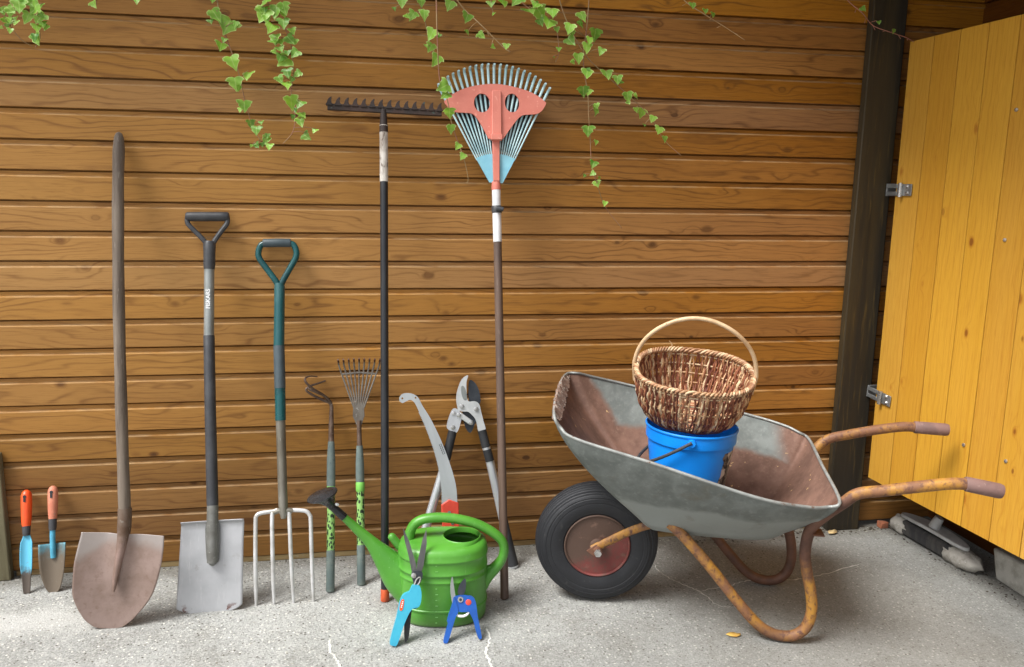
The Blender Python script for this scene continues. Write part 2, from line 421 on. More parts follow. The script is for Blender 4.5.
M['rake_blue'] = worn('sun bleached blue plastic', srgb(140, 200, 218), srgb(122, 184, 206), sc=10, rough=(.45, .55))
M['tine_blue'] = worn('pale blue tines', srgb(186, 216, 220), srgb(152, 190, 198), srgb(104, 120, 122), sc=20, sp=(.62, .75), rough=(.45, .6))
M['saw_steel'] = worn('saw blade steel', srgb(190, 194, 196), srgb(174, 178, 180), sc=8, metal=.5, rough=(.3, .42), stretch=(1, 1, .2))
M['saw_red'] = worn('red saw socket', srgb(214, 74, 52), srgb(196, 64, 46), sc=12)
M['alu'] = worn('aluminium', srgb(205, 207, 210), srgb(188, 190, 194), sc=10, metal=.6, rough=(.25, .38), stretch=(1, 1, .2))
M['lop_white'] = worn('pale cast lopper head', srgb(204, 206, 206), srgb(186, 189, 190), srgb(150, 150, 150), sc=16, sp=(.68, .8), metal=.3, rough=(.3, .42))
M['dark_steel'] = worn('dark coated steel', srgb(54, 58, 64), srgb(70, 74, 80), srgb(104, 106, 108), sc=18, sp=(.66, .8), metal=.5, rough=(.35, .5))
M['chrome'] = worn('bright bolt', srgb(205, 205, 205), srgb(170, 168, 164), sc=30, metal=.8, rough=(.2, .35))
def can_mat():
    t = NT('green can plastic'); n = t.noise(6, 5, .6); n2 = t.noise(40, 5, .65)
    col = t.mix(t.ramp(n, .35, .7), srgb(82, 148, 50), srgb(68, 132, 42))
    col = t.mix(t.ramp(n2, .54, .78, 0, .45), col, srgb(104, 164, 84))
    scr = t.noise(1.0, 4, .7, t.scale(160, 160, 22)); col = t.mix(t.m('MULTIPLY', t.ramp(scr, .62, .7), t.ramp(n, .45, .6, 0, .5)), col, srgb(150, 186, 130))
    Z = t.xyz()[2]
    col = t.mix(t.m('MULTIPLY', t.ramp(t.m('ADD', Z, t.m('MULTIPLY', n2, .06)), .075, .03), .35), col, srgb(110, 120, 84))
    t.bump(n2, .06, .001)
    return t.set(col, t.ramp(n2, .3, .7, .3, .42), 0, .5)
M['can'] = can_mat()
M['can_in'] = M['can']
M['tick'] = worn('pale tick marks', srgb(140, 200, 118), srgb(126, 188, 104), rough=(.4, .5))
M['cyan'] = worn('turquoise plastic', srgb(62, 168, 196), srgb(50, 154, 186), sc=12, rough=(.3, .4))
M['shear_steel'] = worn('dark shear steel', srgb(92, 92, 92), srgb(116, 114, 112), srgb(76, 66, 60), sc=22, metal=.6, rough=(.3, .45), stretch=(2, 1, .4))
M['blue_plastic'] = worn('blue plastic handle', srgb(24, 84, 168), srgb(20, 74, 152), srgb(70, 130, 204), sc=18, sp=(.68, .8), rough=(.35, .48))
M['bucket'] = worn('bright blue bucket', srgb(16, 146, 252), srgb(12, 136, 246), srgb(50, 156, 250), sc=7, sp=(.7, .82), rough=(.3, .42))
def torn_label():
    t = NT('torn printed label'); n = t.noise(46, 5, .7); n2 = t.noise(20, 3, .6)
    col = t.mix(t.ramp(n, .46, .54), srgb(34, 36, 42), srgb(120, 116, 110))
    col = t.mix(t.ramp(n2, .52, .58), col, srgb(196, 192, 186))
    return t.set(col, .7)
M['label'] = torn_label()
def wicker(name, cols):
    t = NT(name); g = t.n('ShaderNodeNewGeometry').outputs['Random Per Island']
    cr = t.n('ShaderNodeValToRGB'); t.put(cr.inputs[0], g)
    cr.color_ramp.interpolation = 'CONSTANT'
    el = cr.color_ramp.elements
    el[0].position = 0; el[0].color = cols[0]
    el[1].position = 1 / len(cols); el[1].color = cols[1]
    for i in range(2, len(cols)):
        e = el.new(i / len(cols)); e.color = cols[i]
    n = t.noise(60, 4, .6)
    col = t.mix(t.ramp(n, .4, .75, 0, .5), cr.outputs[0], srgb(88, 52, 36))
    return t.set(col, .5)
M['wicker'] = wicker('willow strands', [srgb(126, 74, 54), srgb(168, 112, 80), srgb(216, 178, 136), srgb(104, 58, 44), srgb(146, 90, 66), srgb(228, 202, 164), srgb(118, 66, 50), srgb(196, 150, 112)])
M['wicker_rim'] = wicker('pale willow rim', [srgb(196, 160, 122), srgb(176, 134, 98), srgb(208, 180, 144), srgb(160, 116, 84)])
M['cane'] = worn('cane handle', srgb(208, 180, 144), srgb(188, 154, 116), srgb(150, 110, 76), sc=10, rough=(.4, .5))

# wheelbarrow
def galv(name, rust):
    t = NT(name); X, Y, Z = t.xyz()
    n = t.noise(14, 5, .65); n2 = t.noise(60, 5, .7); n3 = t.noise(4.5, 5, .6)
    col = t.mix(t.ramp(n, .35, .68), srgb(104, 109, 106), srgb(128, 133, 130))
    col = t.mix(t.ramp(n2, .5, .8, 0, .5), col, srgb(158, 162, 160))
    rcol = t.mix(t.ramp(n, .35, .65), srgb(128, 96, 82), srgb(106, 79, 67))
    rcol = t.mix(t.ramp(n2, .5, .78, 0, .55), rcol, srgb(150, 120, 104))
    if rust:
        # rust where wet loads lay: below a line, up the nose panel and all over the tail panel
        uvn = t.n('ShaderNodeUVMap'); V = t.xyz(uvn.outputs[0])[1]
        low = t.ramp(t.m('ADD', V, t.m('MULTIPLY', t.m('SUBTRACT', n3, .5), .25)), .36, .44)
        nose = t.ramp(t.m('ADD', X, t.m('MULTIPLY', t.m('SUBTRACT', n3, .5), .12)), -.075, -.105)
        nose = t.m('MAXIMUM', nose, t.ramp(t.m('ADD', t.m('SUBTRACT', X, t.m('MULTIPLY', V, .22)), t.m('MULTIPLY', t.m('SUBTRACT', n3, .5), .1)), -.07, -.10))
        tail = t.ramp(t.m('ADD', X, t.m('MULTIPLY', t.m('SUBTRACT', n3, .5), .12)), .50, .57)
        f = t.m('MAXIMUM', t.m('MAXIMUM', low, nose), tail)
        col = t.mix(f, col, rcol)
        spl = t.ramp(t.noise(48, 3, .5), .70, .73)
        col = t.mix(t.m('MULTIPLY', spl, f), col, srgb(206, 170, 120))
    else:
        # wet soil tide mark and pale zinc bloom low on the outside
        e = t.m('ADD', Z, t.m('MULTIPLY', t.m('SUBTRACT', n3, .5), .08))
        col = t.mix(t.ramp(e, .405, .385, 0, .8), col, srgb(152, 157, 154))
        col = t.mix(t.ramp(t.noise(9, 6, .7), .54, .72, 0, .5), col, srgb(104, 98, 84))
        f = t.ramp(n3, .2, .1)
    t.bump(n2, .12, .001)
    return t.set(col, t.ramp(n, .3, .7, .5, .68) if not rust else t.ramp(n, .3, .7, .7, .85), .25 if not rust else 0, .4)
M['galv'] = galv('weathered zinc outside', False)
M['galv_in'] = galv('weathered zinc inside', True)
M['rim_zinc'] = worn('zinc rolled edge', srgb(158, 161, 158), srgb(134, 136, 133), srgb(118, 92, 78), sc=16, spsc=40, sp=(.6, .7), metal=.3)
M['torn_lip'] = worn('caked torn lip', srgb(132, 108, 95), srgb(108, 84, 72), srgb(172, 162, 152), sc=30, spsc=70, sp=(.52, .65), rough=(.8, .9), bump=.8)
M['frame_paint'] = worn('rusty yellow paint', srgb(160, 114, 48), srgb(116, 80, 58), srgb(86, 58, 46), sc=19, at=(.33, .60), spsc=60, sp=(.50, .68), stretch=(1, 1, .7), rough=(.45, .65), bump=.25)
def far_tube():
    t = NT('far tube, rusty low and yellow above'); Z = t.xyz()[2]
    n = t.noise(22, 6, .65); n2 = t.noise(70, 4, .65)
    rust = t.mix(t.ramp(n, .35, .65), srgb(112, 76, 58), srgb(86, 60, 48))
    yel = t.mix(t.ramp(n, .33, .60), srgb(160, 114, 48), srgb(120, 82, 60))
    yel = t.mix(t.ramp(n2, .52, .64), yel, srgb(98, 64, 48))
    t.bump(n2, .25, .0015)
    return t.set(t.mix(t.ramp(t.m('ADD', Z, t.m('MULTIPLY', t.m('SUBTRACT', n, .5), .08)), .37, .46), rust, yel), .6, 0)
M['frame_far'] = far_tube()
M['frame_rust'] = worn('rusty brown tube', srgb(108, 72, 54), srgb(86, 58, 46), srgb(190, 134, 50), sc=16, spsc=24, sp=(.62, .7), rough=(.6, .75), bump=.25)
M['grip'] = worn('mauve brown rubber grip', srgb(126, 98, 92), srgb(108, 84, 80), srgb(144, 118, 110), sc=25, rough=(.65, .75))
M['tyre'] = worn('dusty tyre rubber', srgb(30, 31, 35), srgb(38, 39, 43), srgb(66, 65, 64), sc=9, spsc=40, sp=(.6, .8), rough=(.55, .7))
def rim_mat():
    t = NT('rusty red wheel rim'); X, Y, Z = t.xyz(); n = t.noise(16, 6, .65); n2 = t.noise(55, 5, .7)
    f = t.ramp(t.m('ADD', t.m('SUBTRACT', t.m('MULTIPLY', X, .6), Z), t.m('MULTIPLY', t.m('SUBTRACT', n, .5), .24)), -.005, .06)
    col = t.mix(f, srgb(86, 66, 56), srgb(116, 56, 52))
    col = t.mix(t.ramp(n2, .48, .66, 0, .7), col, srgb(88, 68, 58))
    col = t.mix(t.ramp(t.noise(30, 4, .6), .58, .7, 0, .6), col, srgb(128, 100, 86))
    t.bump(n2, .25, .0015)
    return t.set(col, .65, .1)
M['rim'] = rim_mat()

# odds and ends
M['zinc'] = worn('zinc hinge', srgb(168, 170, 170), srgb(140, 142, 142), srgb(110, 104, 96), sc=30, sp=(.64, .74), metal=.7, rough=(.3, .45))
M['broom_plate'] = worn('pale grey broom plate', srgb(196, 198, 198), srgb(170, 172, 172), srgb(130, 128, 124), sc=14, sp=(.66, .78))
M['fluff'] = worn('dusty grey bristles', srgb(176, 172, 164), srgb(136, 132, 124), srgb(200, 197, 190), sc=26, spsc=140, rough=(.95, 1), bump=1)
M['bristle'] = worn('dark bristles', srgb(44, 44, 46), srgb(66, 64, 62), sc=40, stretch=(1, 1, .2), rough=(.9, .95), bump=.8)
M['brick'] = worn('brick chip', srgb(140, 84, 58), srgb(112, 70, 50), sc=30, rough=(.9, .95))
M['dry_leaf'] = worn('dry yellow leaf', srgb(206, 166, 84), srgb(176, 132, 60), sc=40, rough=(.6, .7))
M['pale_chip'] = worn('pale bark chip', srgb(196, 172, 124), srgb(160, 132, 90), sc=40, rough=(.7, .8))
M['vine'] = worn('ivy stem', srgb(146, 122, 82), srgb(140, 92, 74), sc=16, rough=(.5, .6))
M['vine_pink'] = worn('pinkish runner', srgb(178, 120, 104), srgb(150, 104, 84), sc=20, rough=(.5, .6))
M['vine_dry'] = worn('pale dry ivy stem', srgb(182, 152, 110), srgb(150, 120, 84), sc=20, rough=(.6, .7))
def leaf_mat():
    t = NT('ivy leaf'); g = t.n('ShaderNodeNewGeometry').outputs['Random Per Island']
    n = t.noise(40, 4, .6)
    a = t.mix(g, srgb(50, 112, 22), srgb(148, 200, 70))
    a = t.mix(t.ramp(n, .35, .75, 0, .5), a, srgb(158, 194, 96))
    uv = t.xyz(t.n('ShaderNodeUVMap').outputs[0])
    a = t.mix(t.m('MULTIPLY', t.ramp(uv[1], .55, 1.0), t.ramp(g, .15, .75, .15, .8)), a, srgb(214, 226, 150))
    rib = t.ramp(t.m('ABSOLUTE', uv[0]), .05, .015, 0, .5)
    a = t.mix(rib, a, srgb(182, 208, 124))
    t.set(a, t.ramp(n, .3, .7, .35, .5), 0, .45)
    tr = t.n('ShaderNodeBsdfTranslucent'); t.put(tr.inputs[0], t.mix(.5, a, srgb(170, 210, 60)))
    mx = t.n('ShaderNodeMixShader'); mx.inputs[0].default_value = .35
    t.t.links.new(t.bsdf.outputs[0], mx.inputs[1]); t.t.links.new(tr.outputs[0], mx.inputs[2])
    t.t.links.new(mx.outputs[0], t.out.inputs[0])
    return t.mat
M['leaf'] = leaf_mat()
M['roof'] = worn('roof boards', srgb(110, 76, 44), srgb(84, 58, 34), sc=6, rough=(.7, .8))
M['rake_back_shade'] = worn('shaded brace back', srgb(20, 22, 26), srgb(14, 16, 19), sc=20, rough=(.5, .6))  # near black paints in the shade behind the tines
M['soil'] = worn('dark soil crumbs', srgb(70, 62, 50), srgb(48, 42, 34), sc=30, rough=(.95, 1))
M['rose'] = worn('glossy black rose', srgb(30, 31, 34), srgb(44, 45, 48), srgb(90, 90, 90), sc=18, sp=(.68, .8), rough=(.2, .32))
# ------------------------------------------------------------------ camera, light
sc = bpy.context.scene
cam_d = bpy.data.cameras.new('camera'); cam = bpy.data.objects.new('camera', cam_d); C.objects.link(cam)
cam_d.sensor_width = 36; cam_d.lens = 28.449; cam_d.clip_end = 500; cam_d.clip_start = .05
Rt, Up, Fw = Vector((.9851, -.1713, .0158)), Vector((.0146, .1747, .9845)), Vector((.1714, .9696, -.1746))
cm = Matrix((Rt, Up, -Fw)).transposed().to_4x4(); cm.translation = (0, -2.7, 1.2675)
cam.matrix_world = cm; sc.camera = cam

w = bpy.data.worlds.new('World'); sc.world = w; w.use_nodes = True
wt = w.node_tree; bg = wt.nodes['Background']
sky = wt.nodes.new('ShaderNodeTexSky'); sky.sky_type = 'NISHITA'; sky.sun_disc = False
SUN_EL, SUN_AZ = R(57), R(250)          # azimuth clockwise from +y (north): behind the camera, to its left
sky.sun_elevation = SUN_EL; sky.sun_rotation = SUN_AZ
sky.air_density = 1.0; sky.dust_density = 4.0; sky.ozone_density = 1.0
hs = wt.nodes.new('ShaderNodeHueSaturation'); hs.inputs['Saturation'].default_value = .12   # cloud cover: nearly neutral
wt.links.new(sky.outputs[0], hs.inputs['Color']); wt.links.new(hs.outputs[0], bg.inputs[0])
bg.inputs[1].default_value = .115
sd = bpy.data.lights.new('sun', 'SUN'); sd.energy = 2.3; sd.angle = R(24); sd.color = (1, .985, .95)
so = bpy.data.objects.new('sun', sd); C.objects.link(so); so.location = (-2, -5, 6)
dirv = Vector((math.sin(SUN_AZ) * math.cos(SUN_EL), math.cos(SUN_AZ) * math.cos(SUN_EL), math.sin(SUN_EL)))
so.rotation_euler = dirv.to_track_quat('Z', 'Y').to_euler()
vs = sc.view_settings; vs.view_transform = 'Standard'; vs.look = 'None'; vs.gamma = 1; vs.use_curve_mapping = False
vs.exposure = .95

# ------------------------------------------------------------------ the setting
g = MB()
g.v = [Vector(p) for p in ((-60, -60, 0), (60, -60, 0), (60, 60, 0), (-60, 60, 0))]; g.face((0, 1, 2, 3)); g.open = True
obj('ground', g, M['concrete'], kind='structure')

CRACKS = [
 [(0.953, -0.211), (0.956, -0.289), (1.003, -0.373), (1.037, -0.432), (1.05, -0.504), (1.095, -0.529)],
 [(1.045, -0.413), (1.16, -0.388), (1.236, -0.371), (1.386, -0.385), (1.478, -0.37), (1.665, -0.311)],
 [(0.32, -0.534), (0.32, -0.609), (0.302, -0.658), (0.306, -0.707), (0.31, -0.755), (.33, -.86)],
 [(-0.129, -0.533), (-0.12, -0.599), (-0.104, -0.647), (-0.092, -0.695), (-.07, -.78)]]
mb = MB(); mb.open = True
for ci, c in enumerate(CRACKS):
    P = smooth([(x, y, 0) for x, y in c], 9)
    P = [p + Vector((rnd.uniform(-.004, .004), rnd.uniform(-.004, .004), 0)) for p in P]
    b = len(mb.v); n = len(P)
    for i, p in enumerate(P):
        t = (P[min(i + 1, n - 1)] - P[max(i - 1, 0)]).normalized(); nn = Vector((-t.y, t.x, 0))
        wd = rnd.uniform(.0010, .0034) * (1.3 if ci > 1 else .75) * (1 if 1 < i < n - 2 else .4)
        mb.v += [p + nn * wd + Vector((0, 0, .002)), p - nn * wd + Vector((0, 0, .002))]
        if i: mb.face((b + 2 * i - 2, b + 2 * i - 1, b + 2 * i + 1, b + 2 * i))
obj('ground_crack', mb, M['crack'], kind='structure')

# loose grit on the concrete
mb = MB()
def pebble(x, y, r):
    b = len(mb.v); a0 = rnd.random() * 6
    for k in range(5):
        a = a0 + k * 1.257; q = r * rnd.uniform(.7, 1.2)
        mb.v.append(Vector((x + q * math.cos(a), y + q * math.sin(a), .0005)))
    mb.v.append(Vector((x + rnd.uniform(-.3, .3) * r, y + rnd.uniform(-.3, .3) * r, r * rnd.uniform(.5, .9))))
    for k in range(5): mb.face((b + k, b + (k + 1) % 5, b + 5))
for i in range(2600):
    x = rnd.uniform(-1.6, 2.2); y = -abs(rnd.gauss(0, .42)) - .012 if i % 3 else -abs(rnd.gauss(0, .05)) - .012
    pebble(x, max(y, -1.6), rnd.choice((.0012, .0016, .002, .0024, .0034)))
mb.open = True
obj('grit', mb, M['grit'], kind='stuff', sharp=180)

mb = MB()
for i in range(900):   # soil and crumbs swept against the foot of the wall and under the door
    if i % 3 == 0: pebble(rnd.uniform(1.15, 2.1), -.012 - abs(rnd.gauss(0, .03)), rnd.choice((.002, .003, .0045, .006)))
    elif i % 3 == 1: pebble(rnd.uniform(-1.15, 1.7), -.004 - abs(rnd.gauss(0, .016)), rnd.choice((.0015, .0025, .004)))
    else: pebble(1.95 + abs(rnd.gauss(0, .1)), rnd.uniform(-1.1, -.02), rnd.choice((.002, .003, .005)))
mb.open = True
obj('soil_crumbs', mb, M['soil'], kind='stuff', sharp=180)

def siding_profile(k0, k1, jit):
    """(depth, z) outline of horizontal boards k0..k1, depth 0 at the board faces, positive into the wall."""
    P = []
    for k in range(k1, k0 - 1, -1):
        zb = Z1 - PITCH * (k - 1); j = jit[k % len(jit)]
        P += [(.0088, zb - .0055), (.020, zb - .0045), (.020, zb), (.0010 + j, zb), (j, zb + .0016), (j, zb + FACE - .0015), (.0010 + j, zb + FACE),
              (.0070, zb + FACE + .0024), (.0088, zb + FACE + .0030)]
    P.append((.0088, Z1 - PITCH * (k0 - 2)))
    return P
jit = [rnd.uniform(-.0006, .0014) for _ in range(23)]
prof = siding_profile(-5, 19, jit)
zt, zb_ = prof[-1][1], prof[0][1]
def strip(prof, a, b, n, fn, back):
    mb = MB(); rings = []
    for i in range(n + 1):
        x = lin(a, b, i / n)
        rg = [fn(x, d, z + .0009 * math.sin(x * 2.3 + z * 9)) for d, z in prof] + [fn(x, back, zt), fn(x, back, zb_)]
        rings.append(rg)
    return mb.loft(rings, True, True, True)
wall = thing('plank_wall', 'long brown shed wall of horizontal varnished boards behind all the tools', 'wall', (0, 0, 0))
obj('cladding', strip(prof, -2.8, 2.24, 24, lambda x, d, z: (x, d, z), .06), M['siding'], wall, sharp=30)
mb = MB(); mb.box((-1.153, .002, 0), (1.69, .06, .0195)); obj('base_board', mb, M['sill'], wall, bevel=.002)
sw = thing('side_wall', 'brown boarded wall, darkened for shade, running forward behind the yellow door', 'wall', (2.16, 0, 0))
obj('cladding', strip(prof, -3.2, .004, 8, lambda y, d, z: (d, y, z), .06), M['siding_shaded'], sw, sharp=30)

mb = MB(); mb.box((0, -.034, 0), (.13, -.0015, 2.165))
tag(obj('wall_post', mb, M['post'], bevel=.004, loc=(1.709, 0, 0)), 'tall dark stained post on the wall beside the yellow door', 'post')
mb = MB(); mb.box((-.12, -.03, 0), (0, -.0015, .425))
tag(obj('wall_batten', mb, M['oldpost'], bevel=.004, loc=(-1.157, 0, 0)), 'weathered grey green upright board at the left end of the wall', 'post')

# the roof edge the ivy hangs from, and an unseen slab added to shade the right side
rf = thing('roof_edge', 'brown roof edge above the wall carrying the ivy', 'roof', (0, 0, 2.17))
mb = MB(); mb.box((-2.8, -.16, .02), (1.16, .3, .05)); obj('roof_boards', mb, M['roof'], rf)
mb = MB(); mb.box((-2.8, -.185, -.02), (1.16, -.162, .07)); obj('fascia', mb, M['roof'], rf)
rf2 = thing('shade_roof', 'added unseen roof slab that shades the corner behind the yellow door', 'roof', (1.162, 0, 2.17))
mb = MB(); mb.box((0, -3.4, 0), (3.1, .3, .03)); obj('roof_boards', mb, M['roof'], rf2)

# ------------------------------------------------------------------ yellow door
DA = 1.5146; dirx = Vector((math.cos(DA), -math.sin(DA), 0))
dm = Matrix((dirx, Vector((0, 0, 1)).cross(dirx), Vector((0, 0, 1)))).transposed().to_4x4(); dm.translation = (1.8276, -.0813, 0)
# local x runs from the hinge edge out towards the camera, local -y is the side we see
door = thing('shed_door', 'yellow varnished plank door standing open at the right', 'door', mat=dm)
mb = MB()
n = 10
for i in range(n):
    a, b = i * .114 + (.0013 if i else 0), (i + 1) * .114 - .0013
    zj = rnd.uniform(-.0006, .0006)
    mb.box((a, zj, .228), (b, .0112, 1.787))
mb.box((.004, .012, .232), (n * .114 - .004, .0215, 1.783))
obj('door_planks', mb, M['door'], door, bevel=.0008)
mb = MB(); mb.box((.05, .0216, .40), (1.05, .05, .50)); mb.box((.05, .0216, 1.45), (1.05, .05, 1.55))
obj('door_ledge', mb, M['door_back'], door, bevel=.003)
def hinge(z, tilt):
    rot = Matrix.Rotation(tilt, 3, 'Y')
    mb = MB(); at = (0, -.004, z)
    mb.box((.012, -.003, -.020), (.085, 0, .020), rot, at)
    mb.box((-.040, -.003, .006), (.012, 0, .020), rot, at); mb.box((-.040, -.003, -.020), (.012, 0, -.006), rot, at)
    mb.box((-.046, -.002, -.022), (-.0405, .05, .022), rot, at)
    h = obj('hinge', mb, M['zinc'], door, bevel=.001)
    mb = MB(); mb.tube([rot @ Vector((.036, -.008, -.024)) + Vector(at), rot @ Vector((.036, -.008, .024)) + Vector(at)], .0075)
    for q in ((.062, .012), (.066, -.010)):
        p = rot @ Vector((q[0], 0, q[1])) + Vector(at)
        mb.tube([p + Vector((0, -.003, 0)), p + Vector((0, -.0075, 0))], [.007, .004], 10)
    obj('hinge_pin', mb, M['chrome'], h)
hinge(1.289, R(0)); hinge(.548, R(4))
for x, z in ((.495, 1.145), (.432, .492), (.597, .494), (.48, 1.52)):
    mb = MB(); mb.tube([(x, 0, z), (x, -.003, z), (x, -.0045, z)], [.006, .0055, .002], 10); obj('screw', mb, M['chrome'], door)

# ------------------------------------------------------------------ under the door
bro = thing('broom_head', 'dusty broom head with a pale grey plate lying under the door', 'broom', (2.005, -.235, 0), rotz=R(-86))
L = .175
mb = MB(); mb.box((-L * .78, -.028, .004), (L * .7, .028, .062)); obj('bristles', mb, M['bristle'], bro, bevel=.012)
def fluff(cx, r):
    mb = MB(); mb.ball((cx, 0, r[2] * .86), r, 18, 12)
    for i, v in enumerate(mb.v):
        s = 1 + .14 * math.sin(v.x * 160 + v.z * 90) * math.cos(v.y * 140 + 1) + rnd.uniform(-.06, .06)
        c = Vector((cx, 0, r[2] * .86)); q = c + (v - c) * s; q.z = max(q.z, .002); mb.v[i] = q
    return mb
obj('bristle_tuft', fluff(-L * .86, (.055, .038, .036)), M['fluff'], bro, sharp=180)
obj('bristle_tuft', fluff(L * .78, (.085, .042, .036)), M['fluff'], bro, sharp=180)
mb = MB()
out = sm2([(-.155, -.012), (-.10, -.026), (0, -.031), (.10, -.026), (.155, -.012), (.155, .012), (.10, .026), (0, .031), (-.10, .026), (-.155, .012)], 4)
mb.loft([[(x, y, .063 + .012 * math.cos(x * 9)) for x, y in out], [(x, y, .076 + .012 * math.cos(x * 9)) for x, y in out]], True, True, True)
pl = obj('broom_plate', mb, M['broom_plate'], bro, bevel=.003)
mb = MB(); mb.tube([(0, 0, .085), (.004, .004, .105), (.010, .010, .125)], [.021, .018, .0155], 14); obj('handle_socket', mb, M['broom_plate'], bro)
mb = MB(); mb.box((-.10, -.14, 0), (.10, .13, .105))
for i, v in enumerate(mb.v): mb.v[i] = v + Vector((rnd.uniform(-.01, .01), rnd.uniform(-.01, .01), rnd.uniform(-.006, .006) if v.z > .01 else 0))
tag(obj('concrete_block', mb, M['block'], bevel=.008, loc=(2.155, -.60, 0)), 'rough grey concrete block on the ground under the door', 'block')
mb = MB(); mb.box((-.017, -.014, 0), (.017, .014, .026)); mb.v[4] += Vector((.006, .003, -.005)); mb.v[6] += Vector((-.004, -.005, -.002))
tag(obj('brick_chip', mb, M['brick'], bevel=.003, loc=(1.945, -.03, 0)), 'small reddish brick chip on the ground near the broom head', 'brick')
def flake(name, mat, loc, s, rot, label, cat):
    mb = MB(); mb.open = True
    o = [(-.5, 0), (-.2, .28), (.12, .34), (.3, .2), (.55, .16), (.5, -.06), (.2, -.26), (-.15, -.2)]
    mb.v = [Vector((x * s, y * s, .003 + .10 * s * (x * x * 2 + abs(y)))) for x, y in o] + [Vector((0, 0, .003))]
    for i in range(8): mb.face((8, i, (i + 1) % 8))
    ob = obj(name, mb, mat, loc=loc, solid=.0008); ob.rotation_euler = (0, 0, rot); tag(ob, label, cat)
flake('fallen_leaf', M['dry_leaf'], (1.024, -.681, 0), .042, -.2, 'small dry yellow leaf lying on the concrete in front of the wheelbarrow', 'leaf')
flake('bark_chip', M['pale_chip'], (1.715, -.06, .003), .05, .5, 'pale bark chip lying at the foot of the dark post', 'bark')
# ------------------------------------------------------------------ 2D plates with holes
def plate(outlines, y0, y1, mb=None):
    """Flat plate in the x-z plane between depths y0 (front) and y1, inner outlines are holes."""
    cu = bpy.data.curves.new('plate', 'CURVE'); cu.dimensions = '2D'; cu.fill_mode = 'BOTH'
    cu.extrude = abs(y1 - y0) / 2
    for o in outlines:
        sp = cu.splines.new('POLY'); sp.points.add(len(o) - 1); sp.use_cyclic_u = True
        for p, (x, z) in zip(sp.points, o): p.co = (x, z, 0, 1)
    ob = bpy.data.objects.new('plate', cu); C.objects.link(ob)
    me = bpy.data.meshes.new_from_object(ob.evaluated_get(bpy.context.evaluated_depsgraph_get()))
    mb = mb or MB(); b = len(mb.v)
    for v in me.vertices: mb.v.append(Vector((v.co.x, (y0 + y1) / 2 - v.co.z, v.co.y)))
    for p in me.polygons: mb.face([b + i for i in p.vertices])
    bpy.data.objects.remove(ob); bpy.data.curves.remove(cu); bpy.data.meshes.remove(me)
    return mb
def lettering(text, size, at, rot, thick=.0003):
    cu = bpy.data.curves.new('text', 'FONT'); cu.body = text; cu.size = size; cu.extrude = thick; cu.align_x = 'CENTER'; cu.align_y = 'CENTER'
    cu.offset = .0004
    ob = bpy.data.objects.new('text', cu); C.objects.link(ob)
    me = bpy.data.meshes.new_from_object(ob.evaluated_get(bpy.context.evaluated_depsgraph_get()))
    mb = MB()
    c, s = math.cos(rot), math.sin(rot)
    for v in me.vertices: mb.v.append(Vector((at[0] + v.co.x * c - v.co.y * s, at[1] - v.co.z, at[2] + v.co.x * s + v.co.y * c)))
    for p in me.polygons: mb.face(p.vertices)
    bpy.data.objects.remove(ob); bpy.data.curves.remove(cu); bpy.data.meshes.remove(me)
    return mb
def ell(cx, cz, rx, rz, n=24): return [(cx + rx * math.cos(2 * math.pi * i / n), cz + rz * math.sin(2 * math.pi * i / n)) for i in range(n)]
def blade_sheet(rows, depth, nx=14, skew=0):
    """rows: (h, left, right); depth(v, h) gives the dish of the sheet."""
    mb = MB(); rings = []
    for h, a, b in rows:
        rg = []
        for i in range(nx + 1):
            u = -1 + 2 * i / nx; v = lin(a, b, (u + 1) / 2); rg.append((v, depth(v, h), h if not isinstance(h, tuple) else h[0]))
        rings.append(rg)
    if skew: rings = [[(p[0], p[1], p[2] - skew * (p[0] - .03)) for p in rg] for rg in rings]
    mb.loft(rings, False); mb.open = True
    return mb
def interp(rows, n):
    out = []; N = len(rows)
    def slope(i, c):
        lo_, hi_ = rows[max(0, i - 1)], rows[min(N - 1, i + 1)]
        return (hi_[c] - lo_[c]) / (hi_[0] - lo_[0])
    for i in range(N - 1):
        p, q = rows[i], rows[i + 1]; dh = q[0] - p[0]
        for k in range(n):
            t = k / n; r = [p[0] + dh * t]
            for c in (1, 2):
                m0, m1 = slope(i, c) * dh, slope(i + 1, c) * dh
                lim = 2 * abs(q[c] - p[c]); m0 = max(-lim, min(lim, m0)); m1 = max(-lim, min(lim, m1))
                r.append((2 * t ** 3 - 3 * t * t + 1) * p[c] + (t ** 3 - 2 * t * t + t) * m0 + (-2 * t ** 3 + 3 * t * t) * q[c] + (t ** 3 - t * t) * m1)
            out.append(tuple(r))
    return out + [rows[-1]]

# ------------------------------------------------------------------ hand weeder and trowel
t = leaning('weeder_trowel', 'narrow blue weeding trowel with bright orange handle, leftmost tool', 'hand trowel', (-1.0738, -.1289, 0), (-1.0903, -.02, .3013))
mb = MB(); mb.tube([(0, 0, .205), (0, 0, .215), (0, 0, .24), (.0003, 0, .275), (0, 0, .305), (0, 0, .316), (0, 0, .3215)], [.0115, .0135, .0150, .0160, .0155, .0115, .004], 16)
hd = obj('handle', mb, M['orange'], t)
mb = MB(); mb.tube([(0, -.0145, .300), (0, -.0165, .300)], .005, 12); mb.box((-.0032, -.0172, .283), (.0032, -.0150, .300)); obj('hang_hole', mb, M['black'], hd)
mb = MB(); mb.tube([(0, 0, .178), (0, 0, .186), (0, 0, .209)], [.0095, .0112, .0122], 14); obj('collar', mb, M['black_plastic'], t)
rows = interp([(.0, -.0085, .0095), (.012, -.0105, .0108), (.045, -.0125, .0125), (.083, -.017, .0176), (.12, -.0178, .0185), (.155, -.0165, .0185), (.170, -.012, .0135), (.184, -.0085, .0085)], 4)
obj('blade', blade_sheet(rows, lambda v, h: .007 * (1 - (v / .0175) ** 2) - .004), M['weeder_blade'], t, solid=.0022)

